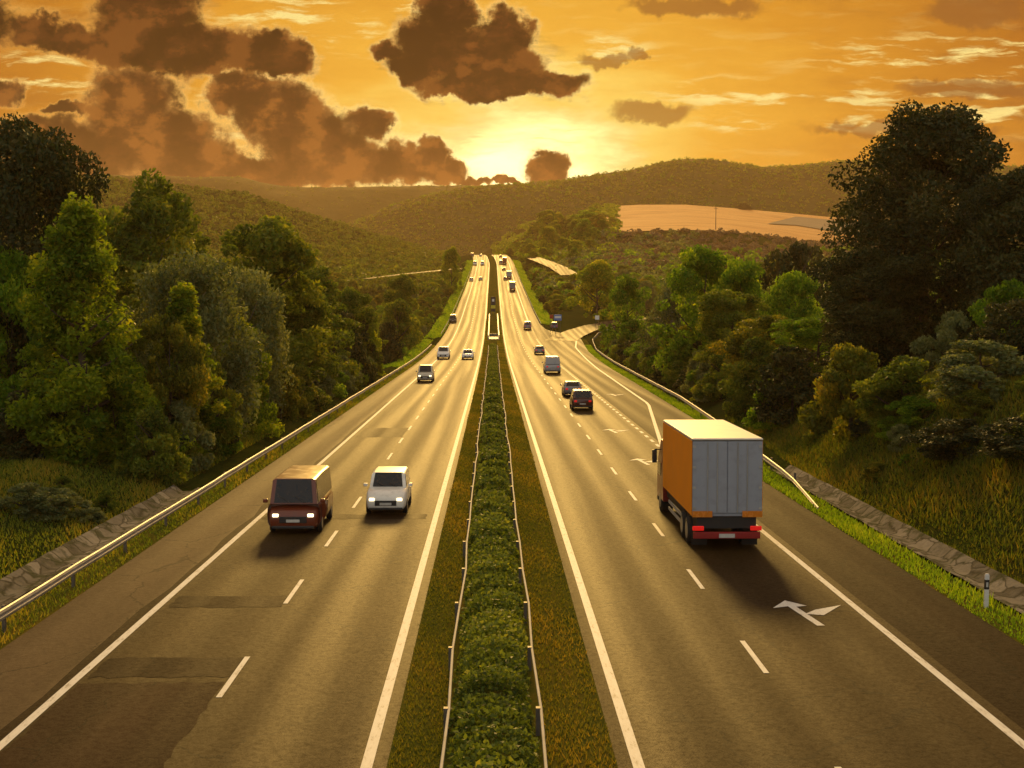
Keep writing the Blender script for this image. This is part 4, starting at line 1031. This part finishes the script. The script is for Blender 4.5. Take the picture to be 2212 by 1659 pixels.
for (px, py, kd, mt, lb) in ((1092, 606, 'hatch', 'dark_p', 'tiny dark car in the passing lane beside the grey distant lorry'), (1098, 594, 'hatch', 'dark_p', 'tiny dark car just left of the grey distant lorry, between the lanes'), (1088, 585, 'sedan', 'black_p', 'tiny black car in the passing lane below the grey van at the crest'), (1082, 571, 'van', 'grey_p', 'grey van in the passing lane beside the dark red lorry'), (1081, 556, 'sedan', 'dark_p', 'tiny dark car topmost on the right carriageway')):
    car(lb, 'car' if kd != 'van' else 'van', px, py, kd, mt, False, 'car' if kd != 'van' else 'van', sc=1.2, detail=False)
# left carriageway, oncoming
car('boxy rust-red van with lit headlights in the near left lane', 'van', 633, 1156, 'boxvan', 'rust_p', True, 'van', sc=.98)
car('white car with lit headlights in the passing lane beside the rust-red van', 'car', 833, 1114, 'suv', 'white_p', True, sc=.94)
car('cream boxy off-roader with lit headlights by the left edge line', 'car', 918, 826, 'minivan', 'beige_p', True, sc=1.08)
car('silver-white car with a dark windscreen behind the cream off-roader', 'car', 957, 776, 'suv', 'white_p', True, lights=False, sc=1.2)
car('low white car in the passing lane level with the silver-white car', 'car', 1010, 777, 'sedan', 'white_p', True, lights=False, sc=1.15)
car('black high van alone on the left carriageway beside the lit verge', 'van', 978, 697, 'van', 'black_p', True, 'van', lights=False, sc=1.05)
for (px, py, kd, mt, lb) in ((1018, 608, 'hatch', 'grey_p', 'tiny grey car in the slow lane of the far left carriageway'), (1038, 606, 'hatch', 'grey_p', 'tiny grey car in the passing lane of the far left carriageway'), (1026, 573, 'van', 'white_p', 'pale van with dark windows, outer one of the pair below the crest'), (1042, 573, 'van', 'white_p', 'pale van with dark windows, inner one of the pair below the crest'), (1020, 554, 'van', 'brown_p', 'reddish van at the very crest of the left carriageway'), (1038, 554, 'hatch', 'grey_p', 'tiny grey car at the very crest next to the reddish van')):
    car(lb, 'car' if kd != 'van' else 'van', px, py, kd, mt, True, 'car' if kd != 'van' else 'van', lights=False, sc=1.2, detail=False)

# ------------------------------------------------------------------ haze
hb = MB().box(-6400, 6400, -310, 7000, -30, 188).build('haze', 'black')
m, nt, out = new_mat('haze_air'); vb = nt.nodes.new('ShaderNodeVolumePrincipled')
vb.inputs['Color'].default_value = (1.0, 0.66, 0.34, 1); vb.inputs['Density'].default_value = 0.000105; vb.inputs['Anisotropy'].default_value = 0.38
nt.links.new(vb.outputs[0], out.inputs['Volume']); hb.data.materials.clear(); hb.data.materials.append(m)
tag(hb, 'warm evening haze filling the valley', 'haze', None, 'stuff')

# ------------------------------------------------------------------ sky
SUN_EL, SUN_AZ = 17.0, 0.6              # degrees above the horizon, degrees right of the road's direction
w = D.worlds.new('World'); bpy.context.scene.world = w; w.use_nodes = True
nt = w.node_tree; nt.nodes.clear(); b = NB(nt)
wo = b.node('ShaderNodeOutputWorld'); bg = b.node('ShaderNodeBackground'); nt.links.new(bg.outputs[0], wo.inputs[0])
dirv = b.vec('NORMALIZE', b.node('ShaderNodeTexCoord').outputs['Generated'])
sep = b.node('ShaderNodeSeparateXYZ'); nt.links.new(dirv, sep.inputs[0]); X, Y_, Z = sep.outputs
yy = b.math('MAXIMUM', Y_, 0.08)
p = b.combine(b.math('DIVIDE', X, yy), b.math('DIVIDE', Z, yy), 0.0)
SU, SV = uv(1078, 366)
rel = b.vec('SUBTRACT', p, (SU, SV, 0))
r = b.vec('LENGTH', b.vec('MULTIPLY', rel, (0.70, 1.10, 0)))
wisp_w = b.noise(b.vec('MULTIPLY', p, (14, 30, 0)), 1.0, 5, 0.6, '2D', True)
pw = b.vec('ADD', p, b.vec('MULTIPLY', b.vec('SUBTRACT', wisp_w, (.5, .5, .5)), (0.02, 0.012, 0)))
rn = b.math('ADD', r, b.math('MULTIPLY', b.math('SUBTRACT', b.noise(b.vec('MULTIPLY', pw, (7, 26, 0)), 1.0, 5, .6, '2D'), .5), 0.10))
base = b.ramp(b.math('MULTIPLY', rn, 1.0), [(0.0, (1.0, .92, .55)), (0.035, (1.0, .86, .34)), (0.065, (1.0, .68, .13)), (0.11, (.88, .45, .048)), (0.18, (.70, .30, .024)), (0.30, (.43, .145, .012)), (0.45, (.27, .080, .010)), (0.9, (.30, .15, .06))])
core = b.smooth(rn, -0.01, 0.06, 1.3, 0.0)
base = b.mix(1.0, base, b.combine(core, b.math('MULTIPLY', core, .82), b.math('MULTIPLY', core, .30)), 'ADD')
# thin lit streaks
st = b.noise(b.vec('MULTIPLY', pw, (16, 110, 0)), 1.0, 6, 0.62, '2D')
reg = b.noise(b.vec('MULTIPLY', p, (6, 14, 0)), 1.0, 3, 0.5, '2D')
def blobs(pv, lst, k=.25):
    acc = None
    for cx, cy, rx, ry in lst:
        u, v_ = uv(cx, cy); sx, sy = F / rx, F / ry
        d = b.vec('LENGTH', b.vec('MULTIPLY_ADD', pv, (sx, sy, 0), (-u * sx, -v_ * sy, 0)))
        acc = d if acc is None else b.math('SMOOTH_MIN', acc, d, k)
    return acc
STREAK = [(1960, 235, 460, 55), (2080, 130, 320, 55), (1740, 265, 260, 30), (1600, 200, 180, 30), (100, 160, 160, 45), (650, 60, 200, 60), (1120, 290, 180, 40), (800, 20, 200, 30), (480, 260, 100, 110), (1300, 120, 110, 40)]
sreg = b.smooth(blobs(pw, STREAK, .3), 0.45, 1.35, 1.0, 0.0)
lit = b.math('MULTIPLY', b.smooth(st, 0.50, 0.70), b.math('ADD', b.math('MULTIPLY', sreg, 1.0), .12))
base = b.mix(lit, base, (1.0, .80, .27))
brown = b.math('MULTIPLY', b.smooth(b.noise(b.vec('MULTIPLY', pw, (9, 40, 3)), 1.0, 6, .6, '2D'), .48, .66), b.smooth(r, .10, .35, 0, .6))
base = b.mix(brown, base, (.26, .085, .018))
# cumulus
def cloud(lst, wamp, wscale, edge, seed, k=.25):
    n1 = b.noise(b.vec('ADD', b.vec('MULTIPLY', p, (wscale, wscale, 0)), (seed, seed * .7, 0)), 1.0, 7, 0.62, '2D', True)
    q = b.vec('ADD', p, b.vec('MULTIPLY', b.vec('SUBTRACT', n1, (.5, .5, .5)), (wamp, wamp, 0)))
    fld = blobs(q, lst, k)
    fine = b.noise(b.vec('MULTIPLY', p, (130, 150, 0)), 1.0, 5, .65, '2D')
    fld = b.math('ADD', fld, b.math('MULTIPLY', b.math('SUBTRACT', fine, .5), .34))
    lump = lambda pp: b.noise(b.vec('ADD', b.vec('MULTIPLY', pp, (19, 27, 0)), (seed * 2, seed, 0)), 1.0, 6, .58, '2D')
    sunward = b.vec('MULTIPLY', b.vec('NORMALIZE', rel), (-.015, -.015, 0))
    emb = b.math('SUBTRACT', lump(p), lump(b.vec('ADD', p, sunward)))
    return fld, emb, b.smooth(fld, 1.0 - edge, 1.0 + edge, 1.0, 0.0), b.smooth(fld, 1.0, 1.30, 1.0, 0.0), n1
BANK = [(290, 215, 95, 75), (275, 300, 95, 90), (370, 315, 120, 75), (430, 350, 95, 48), (520, 205, 85, 55), (600, 245, 110, 75), (670, 310, 115, 80), (600, 372, 140, 48), (740, 345, 85, 60), (800, 262, 55, 36), (860, 352, 105, 48), (935, 332, 44, 36), (960, 372, 60, 28), (1010, 390, 50, 12),
        (60, 290, 60, 45), (130, 320, 95, 62), (10, 195, 45, 28), (190, 355, 90, 40), (150, 236, 50, 16), (1184, 362, 50, 36), (1085, 388, 35, 9), (-200, 300, 200, 90)]
DARK = [(80, 62, 62, 36), (165, 88, 80, 40), (285, 95, 110, 55), (320, 30, 110, 60), (440, 105, 125, 55), (560, 118, 85, 46), (630, 132, 58, 38),
        (965, 25, 60, 50), (955, 95, 105, 68), (1092, 75, 62, 58), (1050, 140, 130, 62), (900, 152, 70, 34), (825, 115, 38, 26), (1160, 182, 110, 28), (1050, 190, 150, 26), (-150, 40, 180, 70)]
SOFT = [(1410, 242, 78, 20), (2110, 25, 110, 30), (2090, 190, 140, 18), (1310, 130, 60, 14), (1960, 275, 200, 14), (1380, 125, 18, 14), (1500, 15, 140, 18)]
f1, e1, a1, h1, n1 = cloud(BANK, .032, 29, .13, 3.0)
warm = b.smooth(r, 0.03, 0.26, 1.0, 0.0)
rimc = b.mix(warm, (.80, .40, .08), (1.25, .95, .35))
base = b.mix(b.math('MULTIPLY', h1, .55), base, rimc)
inner = b.smooth(n1, .36, .66)
colb = b.mix(inner, (.040, .013, .005), (.090, .031, .010))
low = b.smooth(b.math('SUBTRACT', p_y := b.math('DIVIDE', Z, yy), 0.052), 0.0, .05, .25, 0.0)
colb = b.mix(low, colb, (.22, .078, .016))
colb = b.mix(b.smooth(f1, .66, 1.05, 0.0, .65), colb, (.50, .24, .06))
colb = b.mix(b.smooth(e1, .0, .13, 0, .8), colb, (.30, .105, .020))
colb = b.mix(b.smooth(e1, .0, -.12, 0, .8), colb, (.024, .009, .004))
base = b.mix(a1, base, colb)
f2, e2, a2, h2, n2 = cloud(DARK, .030, 30, .13, 9.0)
base = b.mix(b.math('MULTIPLY', b.math('MULTIPLY', h2, b.math('SUBTRACT', 1.0, a1)), .50), base, rimc)
base = b.mix(b.math('MULTIPLY', b.smooth(b.math('ADD', f2, b.math('MULTIPLY', st, 1.3)), 1.35, 1.95, 1.0, 0.0), .45), base, (.24, .085, .018))
cold = b.mix(b.smooth(n2, .35, .68), (.020, .0065, .003), (.070, .022, .007))
cold = b.mix(b.smooth(f2, .70, 1.05, 0.0, .65), cold, (.38, .155, .03))
cold = b.mix(b.smooth(e2, .0, .13, 0, .75), cold, (.19, .062, .013))
cold = b.mix(b.smooth(e2, .0, -.12, 0, .85), cold, (.010, .004, .002))
base = b.mix(a2, base, cold)
f3, e3, a3, h3, n3 = cloud(SOFT, .022, 40, .28, 15.0)
base = b.mix(b.math('MULTIPLY', a3, .75), base, (.27, .10, .022))
# overhead and behind: dull evening cloud; the physical sky adds its own cool light
el = b.smooth(Z, 0.22, 0.75)
oh = b.noise(b.vec('MULTIPLY', dirv, (3, 3, 6)), 1.0, 5, .6)
upper = b.mix(oh, (.24, .145, .07), (.52, .37, .20))
base = b.mix(el, base, upper)
back = b.smooth(Y_, -0.25, 0.30, 1.0, 0.0)
base = b.mix(back, base, b.mix(oh, (.37, .32, .24), (.68, .59, .45)))
sky = b.node('ShaderNodeTexSky', sky_type='NISHITA'); sky.sun_disc = False; sky.sun_elevation = R(SUN_EL); sky.sun_rotation = R(SUN_AZ); sky.altitude = 200; sky.dust_density = 3
sk = b.vec('MULTIPLY', sky.outputs[0], (0.05, 0.05, 0.05))
tot = b.mix(1.0, base, b.mix(b.math('MAXIMUM', el, back), (0, 0, 0), sk), 'ADD')
nt.links.new(tot, bg.inputs[0]); bg.inputs[1].default_value = 1.0

sl = D.lights.new('sun', 'SUN'); sl.energy = 3.4; sl.angle = R(9.0); sl.color = (1.0, .60, .155)
so = D.objects.new('sun', sl); C.objects.link(so)
sd = Vector((math.sin(R(SUN_AZ)) * math.cos(R(SUN_EL)), math.cos(R(SUN_AZ)) * math.cos(R(SUN_EL)), math.sin(R(SUN_EL))))
so.rotation_euler = sd.to_track_quat('Z', 'Y').to_euler(); so.location = (0, 50, 60)

# ------------------------------------------------------------------ camera and view
cam = D.cameras.new('camera'); co = D.objects.new('camera', cam); C.objects.link(co)
co.location = CAM; co.rotation_euler = (math.pi / 2 - PITCH, 0, -YAW)
cam.sensor_width = 36; cam.lens = 36 * F / 2212; cam.clip_end = 20000; cam.clip_start = .5
sc = bpy.context.scene; sc.camera = co
sc.view_settings.view_transform = 'Standard'; sc.view_settings.look = 'None'; sc.view_settings.gamma = 1; sc.view_settings.exposure = 0
sc.cycles.volume_bounces = 0; sc.cycles.max_bounces = 6; sc.cycles.transparent_max_bounces = 8; sc.cycles.use_denoising = True
